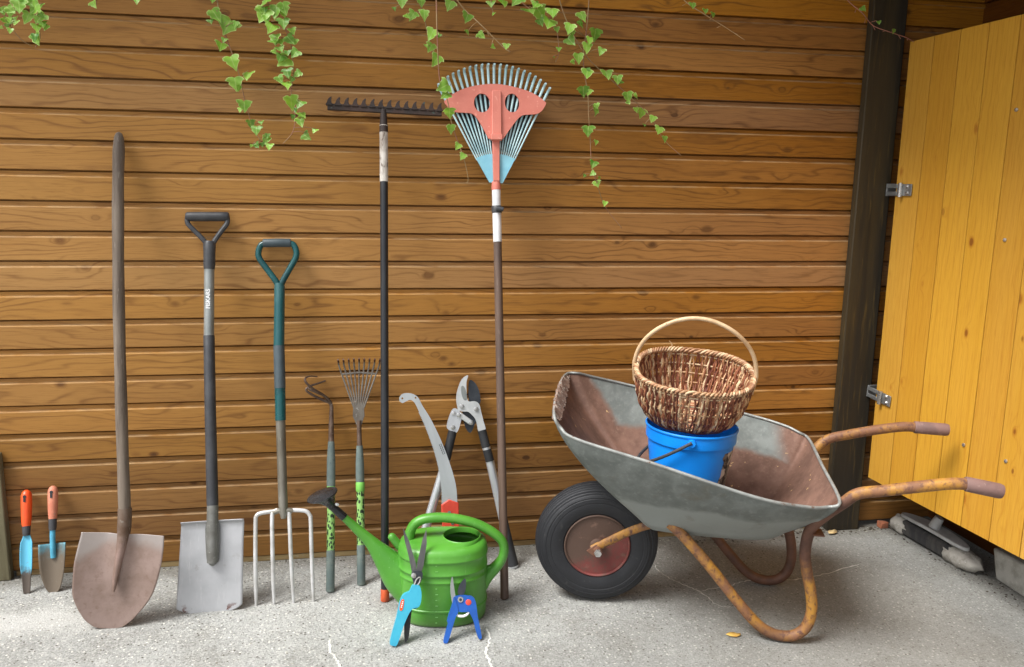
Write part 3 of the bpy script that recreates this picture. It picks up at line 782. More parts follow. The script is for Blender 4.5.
t = leaning('garden_trowel', 'broad soiled blue trowel with faded orange handle, beside the narrow weeder', 'hand trowel', (-.996, -.1401, 0), (-1.0112, -.02, .3108))
mb = MB(); mb.tube([(0, 0, .227), (0, 0, .237), (0, 0, .262), (0, 0, .295), (0, 0, .318), (0, 0, .329), (0, 0, .3345)], [.011, .0125, .0142, .0152, .0148, .011, .004], 16)
hd = obj('handle', mb, M['faded_orange'], t)
mb = MB(); mb.tube([(0, -.0135, .314), (0, -.0155, .314)], .005, 12); mb.box((-.0032, -.0162, .296), (.0032, -.0140, .314)); obj('hang_hole', mb, M['black'], hd)
mb = MB(); mb.tube([(0, 0, .195), (0, 0, .203), (0, 0, .23)], [.010, .0115, .012], 14); obj('collar', mb, M['black_plastic'], t)
mb = MB(); mb.tube(smooth([(0, 0, .20), (0, .001, .165), (0, .004, .135), (0, .009, .11)], 4), .0082, 12); obj('neck', mb, M['blue_soiled'], t)
rows = interp([(.0005, -.006, .006), (.006, -.014, .015), (.024, -.0235, .0245), (.07, -.0355, .0345), (.115, -.039, .038), (.154, -.0398, .0392)], 5)
obj('blade', blade_sheet(rows, lambda v, h: .016 * (1 - (v / .039) ** 2) - .004), M['trowel_blade'], t, solid=.0022)

# ------------------------------------------------------------------ round point shovel
t = leaning('round_shovel', 'rusty round-point shovel with long weathered wooden handle, tallest at left', 'shovel', (-.7488, -.3888, 0), (-.7418, -.02, 1.4184))
P = smooth([(.030, 0, .34), (.0185, 0, .60), (.006, 0, .95), (.0, 0, 1.26), (0, 0, 1.43)], 8) + [Vector((0, 0, 1.452)), Vector((0, 0, 1.464)), Vector((0, 0, 1.468))]
rr = [.0166] * (len(P) - 4) + [.0158, .0140, .0090, .003]
rr = [r * (1 + .03 * math.sin(i * .9)) for i, r in enumerate(rr)]
obj('handle', MB().tube(P, rr, 20), M['ash_grey'], t)
P = smooth([(.006, -.012, .110), (.012, -.010, .16), (.021, -.006, .215), (.027, -.002, .255), (.030, 0, .30), (.0305, 0, .345)], 5)
n = len(P); obj('socket', MB().tube(P, [lin(.003, .0192, min(1, (i / (n - 1)) * 1.3) ** .8) for i in range(n)], 18), M['socket_rust'], t)
rows = interp([(-.0008, -.030, .002), (.0012, -.042, .014), (.005, -.053, .027), (.03, -.079, .0576), (.0965, -.1065, .1077), (.175, -.1045, .1329), (.225, -.096, .141), (.262, -.088, .1435), (.272, -.087, .1435)], 6)
obj('blade', blade_sheet(rows, lambda v, h: -.019 * math.exp(-((v - lin(.008, .026, min(1, max(0, (h - .1) / .15)))) / .028) ** 2) * min(1, max(0, (h - .08) / .12)) - .020 * (v / .12) ** 2 + .010, 44, .085), M['shovel'], t, solid=.0022)

# ------------------------------------------------------------------ digging spade
t = leaning('digging_spade', 'square bright steel spade with black D handle and silver grey shaft', 'spade', (-.4871, -.3305, 0), (-.4999, -.02, 1.1787))
rows = interp([(-.003, -.02, .02), (-.001, -.045, .045), (.007, -.078, .074), (.018, -.0985, .0895), (.022, -.0992, .0905), (.09, -.0955, .0925), (.20, -.088, .096), (.262, -.0842, .0990), (.274, -.0838, .0994)], 4)
bl = obj('blade', blade_sheet(rows, lambda v, h: .010 - .007 * (v / .095) ** 2 - max(0, min(1, (h - .264) / .01)) * .010, 24), M['spade'], t, solid=.002)
P = smooth([(.0065, -.002, .150), (.0065, -.004, .19), (.007, -.003, .25), (.008, 0, .32)], 5); n = len(P)
obj('socket', MB().tube(P, [lin(.0165, .0168, i / (n - 1)) for i in range(n)], 18), M['socket_grey'], t)
mb = MB(); mb.prism(sm2([(.0065, .138), (.018, .146), (.0245, .165), (.0245, .27), (-.0115, .27), (-.0115, .165), (-.005, .146)], 4), -.0015, .004); obj('tread_seam', mb, M['socket_grey'], bl)
obj('sleeve', MB().tube([(.008, 0, .315), (.0075, 0, .33), (.004, 0, .60), (.0023, 0, .836), (.0023, 0, .838)], [.0165, .0172, .0168, .0166, .0160], 18), M['black_plastic'], t)
sh = obj('shaft', MB().tube([(.0023, 0, .836), (.005, 0, 1.05)], .0152, 18), M['grey_paint'], t)
obj('lettering', lettering('FISKARS', .0172, (.0036, -.0156, .950), R(90)), M['white_paint'], sh)
obj('collar', MB().tube([(.0053, 0, 1.044), (.0055, 0, 1.06), (.006, 0, 1.095), (.0063, 0, 1.122), (.0065, 0, 1.132)], [.0160, .0178, .0176, .0190, .0150], 18), M['black_plastic'], t)
mb = MB()
for s, e in ((-1, -.0575), (1, .0600)):
    mb.tube(smooth([(.0063 + s * .004, 0, 1.11), (.0063 + s * .016, 0, 1.135), (lin(.0063, e, .72), 0, 1.168), (e, 0, 1.19), (e, 0, 1.212)], 5), .0078, 10)
obj('handle_yoke', mb, M['black_plastic'], t)
mb = MB(); mb.tube([(-.0625, 0, 1.2105), (-.0585, 0, 1.2105), (-.04, 0, 1.2105), (.04, 0, 1.2105), (.0615, 0, 1.2105), (.0655, 0, 1.2105)], [.0115, .0144, .0148, .0148, .0144, .0115], 16); obj('grip', mb, M['black_plastic'], t)

# ------------------------------------------------------------------ digging fork
t = leaning('digging_fork', 'four tine digging fork with dark teal D handle and bright tines', 'garden fork', (-.2733, -.3132, 0), (-.2918, -.02, 1.083))
for a, b in (((-.0868, -.0044), (-.0815, .258)), ((-.0333, 0), (-.0325, .27)), ((.0252, -.0030), (.0195, .27)), ((.0848, .0), (.0835, .250))):
    outer = abs(a[0]) > .06; s = 1 if a[0] > 0 else -1
    top = [(b[0], -.004, b[1]), (b[0] - s * .003, -.003, b[1] + .018), (b[0] - s * .018, -.002, .2835 if s < 0 else .2815), (s * .022, 0, .2865)] if outer else [(b[0], -.004, .262), (b[0] * .9, -.002, .282), (b[0] * .5, 0, .290)]
    P = smooth([(a[0], .010, a[1]), (lin(a[0], b[0], .35), -.002, .09), (lin(a[0], b[0], .7), -.008, .18)] + top, 5); n = len(P)
    obj('tine', MB().tube(P, [min(.0064, .0034 + .0008 * i) for i in range(n)], 10, flat=.9), M['tine'], t)
mb = MB(); mb.tube(smooth([(-.030, 0, .282), (-.012, -.001, .287), (.002, -.002, .284), (.016, -.001, .287), (.030, 0, .283)], 4), .0082, 10)
mb.tube([(.002, -.001, .262), (.0015, 0, .285), (.001, 0, .33)], [.008, .0135, .0145], 14); obj('fork_head', mb, M['steel_shaft'], t)
obj('shaft', MB().tube([(.0008, 0, .30), (-.001, 0, .5665)], [.0140, .0148], 16), M['steel_shaft'], t)
obj('lower_sleeve', MB().tube([(-.001, 0, .5655), (-.0005, 0, .667)], .0166, 18), M['teal'], t)
obj('grip_sleeve', MB().tube([(-.0005, 0, .6665), (-.0008, 0, .80)], .0172, 18), M['teal_grey'], t)
obj('upper_sleeve', MB().tube([(-.0008, 0, .799), (.002, 0, .88), (.005, 0, .985), (.005, 0, .998)], [.0166, .0164, .0162, .0150], 18), M['teal_worn'], t)
mb = MB()
for s in (-1, 1):
    mb.tube(smooth([(.005 + s * .003, 0, .970), (.005 + s * .008, 0, 1.0), (.003 + s * .032, 0, 1.040), (.001 + s * .055, 0, 1.078), (.001 + s * .0585, 0, 1.100), (.001 + s * .050, 0, 1.122), (s * .034, 0, 1.1285)], 6), .0098, 12)
obj('handle_loop', mb, M['teal'], t)
obj('grip', MB().tube([(-.043, 0, 1.1285), (-.040, 0, 1.1285), (0, 0, 1.1292), (.040, 0, 1.1285), (.043, 0, 1.1285)], [.0120, .0138, .0142, .0138, .0120], 16), M['teal_grey'], t)

# ------------------------------------------------------------------ hook cultivator and fan hand rake (taped green grips)
def taped(t, h):
    obj('end_tape', MB().tube([(.001, 0, 0), (.001, 0, .004), (.001, 0, .125), (.001, 0, .13)], [.0115, .0138, .0136, .0125], 14), M['tape'], t)
    obj('grip', MB().tube([(.001, 0, .128), (.001, 0, .30)], .0128, 14), M['leafy'], t)
    obj('grip_band', MB().tube([(.001, 0, .30), (.0008, 0, .305), (.0008, 0, .327), (.0008, 0, .33)], [.0135, .0148, .0148, .0135], 14), M['lime'], t)
    obj('neck_tape', MB().tube([(.0006, 0, .329), (.0004, 0, .335), (0, 0, h - .06), (0, 0, h)], [.0125, .0142, .0138, .0105], 14), M['tape'], t)
t = leaning('hook_cultivator', 'small cultivator with a twisted rusty hook on a taped green handle', 'cultivator', (-.141, -.2496, 0), (-.1336, -.03, .5475))
taped(t, .475)
obj('neck', MB().tube([(0, 0, .46), (-.0005, 0, .53), (0, 0, .592)], [.0095, .0085, .0062], 12), M['rust_wire'], t)
for P in ([(0, 0, .585), (-.004, -.002, .602), (-.028, -.012, .612), (-.060, -.022, .628), (-.0805, -.028, .644), (-.066, -.026, .6575), (-.040, -.018, .668), (-.020, -.008, .677)],
          [(0, 0, .585), (-.006, .002, .606), (-.024, -.016, .626), (-.055, -.040, .644), (-.078, -.050, .664), (-.0825, -.046, .680), (-.068, -.036, .6885), (-.046, -.024, .689)],
          [(0, 0, .585), (-.003, -.008, .605), (-.020, -.030, .622), (-.045, -.052, .632), (-.066, -.062, .640), (-.074, -.060, .650)]):
    q = smooth(P, 6); n = len(q)
    obj('hook_prong', MB().tube(q, [lin(.0052, .0030, i / (n - 1)) for i in range(n)], 10, flat=.7), M['rust_wire'], t)
t = leaning('hand_rake', 'small fan rake with nine spring tines on a taped green handle', 'hand rake', (-.0444, -.2166, 0), (-.0417, -.03, .7053))
taped(t, .448)
obj('neck', MB().tube([(0, 0, .44), (-.001, 0, .49), (-.0013, 0, .53)], [.0088, .0076, .0082], 12), M['rust_wire'], t)
mb = MB(); mb.prism([(-.009, .515), (.007, .515), (.0170, .545), (.0155, .582), (-.0190, .582), (-.0215, .545)], -.0015, .0015); obj('tine_plate', mb, M['dull_steel'], t, bevel=.0008)
for i in range(9):
    u = -1 + i / 4
    a = (-.001 + u * .016, 0, .575 - abs(u) * .004); b = (.0008 + u * .0615, -.002, .703 - abs(u) * .004); c = (.0012 + u * .0665, -.014, .726 - abs(u) * .003); d = (.0014 + u * .068, -.030, .733 - abs(u) * .003)
    tn = obj('tine', MB().tube(smooth([a, b, c], 4), .0030, 6, flat=.6), M['dull_steel'], t)
    obj('tine_tip', MB().tube([c, d], [.0034, .0028], 6), M['rust_tine'], tn)
mb = MB(); mb.tube([(-.057, -.001, .6835), (0, -.003, .688), (.0585, -.001, .6825)], .0032, 8, flat=.5); obj('tine_brace', mb, M['dull_steel'], t)

# ------------------------------------------------------------------ iron bow rake, head up
t = leaning('iron_rake', 'long black iron rake with orange foot, toothed head up against the wall', 'rake', (.0318, -.3323, 0), (.048, -.06, 1.5011))
obj('foot_cap', MB().tube([(-.0015, 0, 0), (-.0015, 0, .003), (-.0014, 0, .036), (-.0014, 0, .038)], [.0120, .0138, .0136, .0125], 14), M['orange_cap'], t)
obj('shaft', MB().tube([(-.0014, 0, .034), (0, 0, .5), (.0007, 0, 1.309)], .0124, 16), M['black'], t)
obj('upper_shaft', MB().tube([(.0007, 0, 1.3075), (.0003, 0, 1.484)], .0131, 16), M['chipped_white'], t)
obj('ferrule', MB().tube([(.0004, 0, 1.462), (.0003, 0, 1.478), (0, 0, 1.49), (0, 0, 1.512), (0, 0, 1.534)], [.0138, .0136, .0122, .0108, .0095], 14), M['rake_iron'], t)
def sk(x): return 1.534 - .0133 * (x + .171)   # the bar leans a little
mb = MB(); o = []
xs = [-.171 + .3525 * i / 28 for i in range(29)]
o = [(x, sk(x) - .0095) for x in xs] + [(x, sk(x) + .0098) for x in reversed(xs)]
mb.prism(o, -.006, .006); obj('rake_bar', mb, M['rake_iron'], t, bevel=.0012)
for i in range(14):
    x = -.1645 + i * .3395 / 13; z = sk(x)
    mb = MB(); mb.prism(sm2([(x - .0110, z + .005), (x - .0082, z + .012), (x - .0050, z + .021), (x + .0002, z + .0275), (x + .0062, z + .0305), (x + .0050, z + .023), (x + .0062, z + .013), (x + .0095, z + .005)], 3), -.009, .003); obj('tooth', mb, M['rake_iron'], t, bevel=.0006)

# ------------------------------------------------------------------ plastic leaf rake
t = leaning('leaf_rake', 'blue plastic leaf rake with bleached red brace, head up on the wall', 'leaf rake', (.4026, -.3729, 0), (.3996, -.06, 1.5491))
obj('shaft', MB().tube([(0, 0, 0), (-.001, 0, .004), (-.001, 0, .626), (-.001, 0, 1.128)], [.010, .0132, .0134, .0132], 16), M['ash_brown'], t)
obj('upper_shaft', MB().tube([(-.001, 0, 1.1265), (-.002, 0, 1.30)], .0140, 16), M['white_tube'], t)
mb = MB(); mb.tube([(-.001, 0, 1.218), (-.001, 0, 1.224), (-.001, 0, 1.236), (-.001, 0, 1.241)], [.015, .0172, .0172, .015], 16); mb.tube([(-.004, -.016, 1.230), (.017, -.021, 1.227)], [.0085, .0065], 10); obj('clamp', mb, M['black_plastic'], t)
obj('clip', MB().tube([(-.002, 0, 1.292), (-.0022, 0, 1.30), (-.0024, 0, 1.318)], [.0148, .0152, .0135], 14), M['rake_red'], t)
AP = (-.002, 1.269)
def pol(r, a): return (AP[0] + r * math.sin(a), AP[1] + r * math.cos(a))
A0 = R(27)
o = [(-.0235, 1.316), (.0190, 1.314)] + [pol(.138, A0 * (1 - i / 12)) for i in range(25)]
fan = obj('fan_plate', plate([o], -.0035, .0035), M['rake_blue'], t, bevel=.001)
for i in range(21):
    a = A0 * (-1 + i / 10); e = .394 + .027 * math.cos(a / A0 * math.pi / 2) ** .8
    def p3(r, d): q = pol(r, a); return (q[0], d, q[1])
    obj('tine', MB().tube([p3(.132, .0), p3(.26, .0), p3(e - .03, -.001), p3(e - .008, -.003), p3(e, -.012), p3(e - .002, -.022)], [.0021, .0029, .0042, .0044, .0042, .0034], 8, flat=.9), M['tine_blue'], t)
arch = sm2([(-.1640, 1.567), (-.135, 1.592), (-.08, 1.6165), (.0042, 1.6285), (.09, 1.614), (.138, 1.594), (.1645, 1.573)], 5, False)
low = sm2([(.162, 1.566), (.150, 1.5475), (.132, 1.5365), (.105, 1.5335), (.083, 1.529), (.060, 1.506), (.022, 1.453)], 4, False) + sm2([(-.025, 1.453), (-.050, 1.500), (-.072, 1.529), (-.098, 1.5335), (-.127, 1.5345), (-.148, 1.546), (-.161, 1.561)], 4, False)
rp = obj('brace_plate', plate([arch + low, ell(-.0437, 1.5662, .0255, .030), ell(.0532, 1.5693, .0235, .030)], -.0115, -.0065), M['rake_red'], t, bevel=.0008)
obj('brace_back', plate([[pol(.150, A0 * .93 * (1 - i / 8)) for i in range(17)] + [pol(lin(.31, .350, math.cos(A0 * (i / 8 - 1) * 1.4)), A0 * .93 * (i / 8 - 1)) for i in range(17)]], .0062, .0090), M['rake_back_shade'], t)  # rear brace half, its shade painted into the dark colour
mb = MB(); mb.prism(sm2([(-.0165, 1.452), (-.0145, 1.456), (-.0125, 1.605), (.0170, 1.606), (.0160, 1.456), (.0150, 1.452)], 1), -.020, -.0112); obj('brace_rib', mb, M['rake_red'], rp, bevel=.002)
mb = MB(); mb.prism([(-.0120, 1.318), (.0080, 1.318), (.0105, 1.462), (-.0130, 1.462)], -.0145, -.0030); obj('stem', mb, M['rake_red'], t, bevel=.002)
mb = MB(); mb.box((-.0185, -.030, 1.446), (.0170, -.0125, 1.464)); obj('catch', mb, M['rake_red'], rp, bevel=.0015)

# ------------------------------------------------------------------ curved pruning saw
t = leaning('pruning_saw', 'curved steel pruning saw blade with red socket, standing behind the watering can', 'saw', (.2465, -.1952, 0), (.1082, -.055, .5846))
bl = [(-.0209, .6147), (-.0108, .6243), (.006, .6255), (.028, .6164), (.0415, .5996), (.048, .5723), (.0636, .5237), (.0766, .4645), (.0852, .4099), (.0904, .355), (.0925, .3099), (.0906, .2715), (.0815, .2219)]
bl2 = [(.0320, .2355), (.0425, .2786), (.0490, .3264), (.0515, .37), (.0505, .4147), (.0465, .4603), (.0410, .5064), (.0325, .5536), (.0252, .5872), (.013, .6003), (-.0031, .5979), (-.0144, .5964), (-.0214, .6038)]
out = sm2(bl, 3, False) + sm2(bl2, 3, False)
b = obj('blade', plate([out, ell(-.0105, .6115, .0034, .0034, 10), ell(.0325, .6020, .0030, .0030, 10)], -.0012, .0012), M['saw_steel'], t)
def teeth(P):   # saw teeth along the inner edge
    mb = MB(); Q = sm2(P, 10, False)
    for i in range(len(Q) - 1):
        a, c = Vector((Q[i][0], 0, Q[i][1])), Vector((Q[i + 1][0], 0, Q[i + 1][1])); d = (c - a); nn = Vector((-d.z, 0, d.x)).normalized()
        m = a + d * .65 + nn * .0032
        mb.prism([(a.x, a.z), (c.x, c.z), (m.x, m.z)], -.0009, .0009)
    return mb
obj('saw_teeth', teeth([(.0320, .2355), (.0425, .2786), (.0490, .3264), (.0515, .37), (.0505, .4147), (.0465, .4603), (.0410, .5064), (.0325, .5536)]), M['saw_steel'], b)
mk = MB()
for r_ in range(2):
    for k in range(6): mk.box((-.0012, -.0018, -.0026), (.0012, -.0013, .0022), Matrix.Rotation(R(-12), 3, 'Y'), (.0715 + r_ * .0058 + k * .0008, 0, .4290 - k * .0062 + r_ * .001))
obj('stamp', mk, M['dark_steel'], b)
mb = MB(); mb.prism([(.0285, .236), (.0580, .246), (.0865, .226), (.0700, .155), (.0560, .070), (.0160, .080), (.0150, .165)], -.0085, .0085); so_ = obj('socket', mb, M['saw_red'], t, bevel=.003)
for x, z in ((.048, .205), (.050, .168)):
    mb = MB(); mb.tube([(x, -.0088, z), (x, -.0105, z)], .0055, 12); obj('rivet', mb, M['chrome'], so_)
obj('handle', MB().tube([(.036, 0, .09), (.018, 0, .04), (.002, 0, .002)], .0135, 14), M['saw_red'], t)

# ------------------------------------------------------------------ loppers
t = leaning('loppers', 'open loppers with silver arms and black grips, standing behind the watering can', 'loppers', (.4203, -.1613, 0), (.3202, -.02, .6399))
head = [(.0032, .665), (-.0205, .6546), (-.0407, .622), (-.0501, .5947), (-.0515, .5696), (-.049, .5528), (-.0337, .5464), (-.0163, .5414), (.0013, .5163), (.0047, .4939), (.0064, .4718), (.0301, .4709), (.0285, .504), (.0262, .5335), (.0237, .5612), (.0112, .5737), (-.0117, .5786), (-.0112, .613), (-.0058, .6447)]
hd = obj('cutting_hook', plate([sm2(head, 3)], -.008, -.001), M['lop_white'], t, bevel=.0012)
mb = plate([sm2([(-.0175, .6300), (-.0130, .613), (-.0150, .5850), (-.0260, .5860), (-.0300, .610), (-.0260, .632)], 3)], -.0088, -.0081); obj('hook_bevel', mb, M['grey_paint'], hd)
obj('anvil_jaw', plate([sm2([(.0076, .6478), (.025, .632), (.0325, .6015), (.0287, .5622), (.0004, .5746), (-.0079, .5797), (-.002, .620)], 3)], .0005, .0085), M['dark_steel'], t, bevel=.0012)
obj('lower_jaw', plate([sm2([(-.0358, .545), (-.0146, .541), (.0042, .5121), (-.0024, .4952), (-.0214, .4698), (-.0354, .4942)], 3)], .001, .010), M['dark_steel'], t, bevel=.0012)
obj('link_plate', plate([sm2([(-.0716, .5588), (-.0534, .5591), (-.0423, .5389), (-.0453, .5214), (-.0666, .482), (-.0886, .4915), (-.0981, .5096)], 3)], -.011, -.005), M['alu'], t, bevel=.001)
mb = MB(); d = Vector((.0311, 0, -.0312)).normalized(); nn = Vector((-d.z, 0, d.x)) * .0085
a, b_ = Vector((-.050, 0, .540)), Vector((-.013, 0, .5025))
mb.prism([((a + nn).x, (a + nn).z), ((a - nn).x, (a - nn).z), ((b_ - nn).x, (b_ - nn).z), ((b_ + nn).x, (b_ + nn).z)], -.016, -.0115); obj('link_arm', mb, M['lop_white'], t, bevel=.002)
for x, z, d in ((-.036, .5649, -.0082), (.0103, .5473, -.0082), (-.0681, .5473, -.0112), (-.0525, .539, -.0162), (-.078, .5004, -.0112), (-.0153, .5049, -.0162)):
    mb = MB(); mb.tube([(x, d, z), (x, d - .004, z), (x, d - .0052, z)], [.0080, .0076, .0045], 12); obj('bolt', mb, M['chrome'], t)
def arm(pts):
    P = [Vector((x, 0, z)) for x, z in pts]
    obj('arm_neck', MB().tube([P[0] + (P[0] - P[1]) * .25, P[0]], [.012, .0135], 12, flat=.6), M['lop_white'], t)
    s = obj('arm_sleeve', MB().tube(P[0:2], .0150, 16), M['rubber'], t)
    obj('arm_ring', MB().tube(P[1:3], .0145, 16), M['alu'], s)
    obj('arm_sleeve', MB().tube(P[2:4], .0150, 16), M['rubber'], t)
    obj('arm_tube', MB().tube([P[3], P[4]], .0148, 16, flat=.8), M['alu'], t)
    g_ = obj('grip', MB().tube([P[4], P[4].lerp(P[5], .06), P[4].lerp(P[5], .5), P[5]], [.0130, .0155, .0162, .0185], 16), M['rubber'], t)
    obj('grip_end', MB().tube([P[5], P[5] + (P[5] - P[4]).normalized() * .007], [.0182, .0165], 16), M['alu'], g_)
arm([(.0185, .4724), (.0235, .4126), (.0245, .4046), (.0280, .3634), (.0385, .160), (.0465, -.001)])
arm([(-.0800, .4875), (-.1180, .3980), (-.1225, .3870), (-.1332, .3650), (-.2411, .1500), (-.300, .006)])
# ------------------------------------------------------------------ watering can
t = thing('watering_can', 'bright green plastic watering can with black rose, in front of the saw and loppers', 'watering can', (.203, -.4215, 0), rotz=R(-5.1))
def sup(a, b, z, n=56, e=2.35, cx=0):
    out = []
    for i in range(n):
        q = 2 * math.pi * i / n; c, s = math.cos(q), math.sin(q)
        out.append((cx + a * math.copysign(abs(c) ** (2 / e), c), b * math.copysign(abs(s) ** (2 / e), s), z))
    return out
mb = MB()
prof = [(.094, .0), (.122, .0), (.128, .004), (.1305, .012), (.131, .040), (.131, .0475), (.1335, .0495), (.1335, .0535), (.131, .0555), (.1315, .10), (.1315, .139), (.1340, .141), (.1340, .145), (.1318, .147), (.1318, .160), (.1340, .162), (.1340, .166), (.1318, .168), (.1318, .196), (.1322, .200), (.1345, .203), (.1345, .207), (.1325, .210), (.1320, .221), (.1285, .230), (.1215, .2365), (.112, .2400)]
rings = [sup(a, a - .032, z) for a, z in prof]
hole = lambda r, z: [(.056 + r * math.cos(2 * math.pi * i / 56), r * math.sin(2 * math.pi * i / 56), z) for i in range(56)]
base = sup(.112, .080, .24); hr_ = hole(.058, .2455)
for s in (.25, .5, .75, 1):
    rings.append([(lin(p[0], q[0], s), lin(p[1], q[1], s), lin(.24, .2465, math.sin(s * 1.57)) - .010 * max(0, p[0] * (1 - s)) / .11) for p, q in zip(base, hr_)])
rings += [hole(.0565, .2485), hole(.0545, .2480), hole(.0535, .243), hole(.0535, .232)]
mb.loft(rings, True, True, False)
obj('body', mb, M['can'], t, sharp=50)
P = smooth([(-.100, 0, .228), (-.099, 0, .250), (-.091, 0, .275), (-.073, 0, .293), (-.042, 0, .302), (0, 0, .303), (.05, 0, .296), (.100, 0, .281), (.145, 0, .256), (.175, 0, .228), (.184, 0, .200), (.178, 0, .168), (.158, 0, .140), (.132, 0, .112), (.115, 0, .085)], 5)
n = len(P); obj('handle', MB().tube(P, [lin(.0170, .0142, min(1, i / 12)) if i < n - 16 else lin(.0142, .023, (i - n + 16) / 15) for i in range(n)], 16, flat=1.15), M['can'], t, sharp=60)
P = smooth([(-.297, 0, .316), (-.257, 0, .275), (-.213, 0, .229), (-.172, 0, .178), (-.128, 0, .122), (-.085, 0, .085)], 6); n = len(P)
rs = [p.x for p in smooth([(.0108, 0, 0), (.0142, 0, 0), (.0200, 0, 0), (.036, 0, 0), (.056, 0, 0), (.070, 0, 0)], 6)]
obj('spout', MB().tube(P, rs, 24, flat=.82), M['can'], t, sharp=60)
obj('spout_peg', MB().tube([(-.100, 0, .198), (-.13, 0, .215), (-.150, 0, .243), (-.1555, 0, .250), (-.158, 0, .2535)], [.0135, .0130, .0120, .0105, .005], 14), M['can'], t, sharp=60)
mb = MB(); mb.tube([(-.290, 0, .309), (-.300, 0, .319), (-.322, 0, .341), (-.328, 0, .346)], [.0122, .0122, .0115, .012], 16)
dn = Vector((-.30, -.06, .95)).normalized(); dc = Vector((-.352, -.002, .380)); nk = Vector((-.324, 0, .342))
u1 = dn.cross(Vector((0, 1, 0))).normalized(); u2 = dn.cross(u1)
rings = []
for s, r in ((0, .0125), (.3, .0150), (.55, .0225), (.8, .0345), (.95, .0445), (1.0, .0462), (1.04, .0455), (1.06, .0425), (1.13, .030), (1.17, .015), (1.18, .004)):
    c = nk.lerp(dc, min(s, 1)) + dn * max(0, s - 1) * .05
    rings.append([c + (u1 * math.cos(2 * math.pi * k / 32) + u2 * math.sin(2 * math.pi * k / 32)) * r for k in range(32)])
mb.loft(rings, True, True, True)
ro = obj('rose', mb, M['rose'], t, sharp=45)
mb = MB(); p = dc - dn * .012 + Vector((.038, -.018, -.010)); mb.tube([p, p + Vector((.006, -.006, 0))], .004, 8); obj('rose_pin', mb, M['white_paint'], ro)
for i in range(11):
    z = .197 - i * .0178
    wd = .0075 if i % 2 else .0052
    mb = MB(); q = -(.1 - .0005) * (1 - abs(.017 / .132) ** 2.35) ** (1 / 2.35) - .0003
    mb.box((-.022, q - .0006, z - .0007), (-.022 + wd, q + .004, z + .0007)); obj('tick_mark', mb, M['tick'], t)
fin = MB(); fin.prism(sm2([(.120, .055), (.118, .130), (.150, .150), (.172, .160), (.160, .128), (.138, .090)], 4), -.009, .009); obj('handle_web', fin, M['can'], t, bevel=.004)

# ------------------------------------------------------------------ grass shears and secateurs leaning on the can
t = leaning('grass_shears', 'turquoise handled grass shears with open dark blades, leaning on the green can', 'shears', (.0616, -.587, .006), (.1133, -.49, .3078))
obj('blade', plate([[(-.0312, .3168), (-.0225, .2837), (-.0029, .2366), (.011, .1972), (.020, .1880), (.0267, .1933), (.0211, .2172), (-.0079, .2798)]], .001, .0035), M['shear_steel'], t, bevel=.0008)
obj('blade', plate([[(.036, .3201), (.0427, .2795), (.0421, .2193), (.0388, .1945), (.030, .186), (.0241, .1957), (.0233, .2256), (.029, .2891)]], -.002, .0005), M['shear_steel'], t, bevel=.0008)
obj('blade_carrier', plate([sm2([(.0121, .1973), (.0379, .2014), (.0433, .1868), (.0387, .1674), (.0257, .1607), (.0148, .1786)], 3)], -.0055, .010), M['dark_steel'], t, bevel=.0015)
mb = MB(); mb.tube([(.0175, -.0055, .188), (.0175, -.0100, .188), (.0175, -.0112, .188)], [.0078, .0074, .004], 12); obj('bolt', mb, M['chrome'], t)
obj('safety_catch', MB().tube(smooth([(.0225, -.009, .158), (.0265, -.010, .178), (.0365, -.010, .1855), (.0368, -.010, .173), (.0305, -.009, .160)], 5), .0022, 8), M['chrome'], t)
h_ = obj('upper_handle', plate([sm2([(.0174, .1599), (.0300, .1640), (.0398, .1593), (.0474, .1331), (.0445, .1059), (.0262, .0978), (.0117, .0629), (-.0014, .0007), (-.0111, -.006), (-.0231, -.0011), (-.0215, .0254), (-.0147, .0738), (-.0118, .1115), (-.0039, .1336), (.0114, .1432)], 4)], -.013, .009), M['cyan'], t, bevel=.0045)
mb = plate([sm2([(-.0085, .1172), (-.0005, .1201), (-.0010, .0942), (-.0090, .0923)], 3)], -.0142, -.0132); obj('orange_badge', mb, M['orange'], h_)
mb = MB()
for k in range(4): mb.box((-.0068 + .0005 * k, -.0149, .099 + .0048 * k), (-.0032 + .0005 * k, -.0142, .1015 + .0048 * k))
obj('badge_print', mb, M['white_paint'], h_)
obj('lower_handle', plate([sm2([(.0072, .0945), (.0244, .0987), (.0267, .0668), (.0283, .0244), (.025, .0083), (.0181, .0063), (.0116, .0442), (.0099, .076)], 4)], .001, .015), M['rubber'], t, bevel=.004)
mb = MB(); mb.prism(sm2([(.018, .150), (.044, .150), (.046, .125), (.041, .100), (.022, .100)], 3), -.0075, .0165); obj('body', mb, M['cyan'], t, bevel=.004)

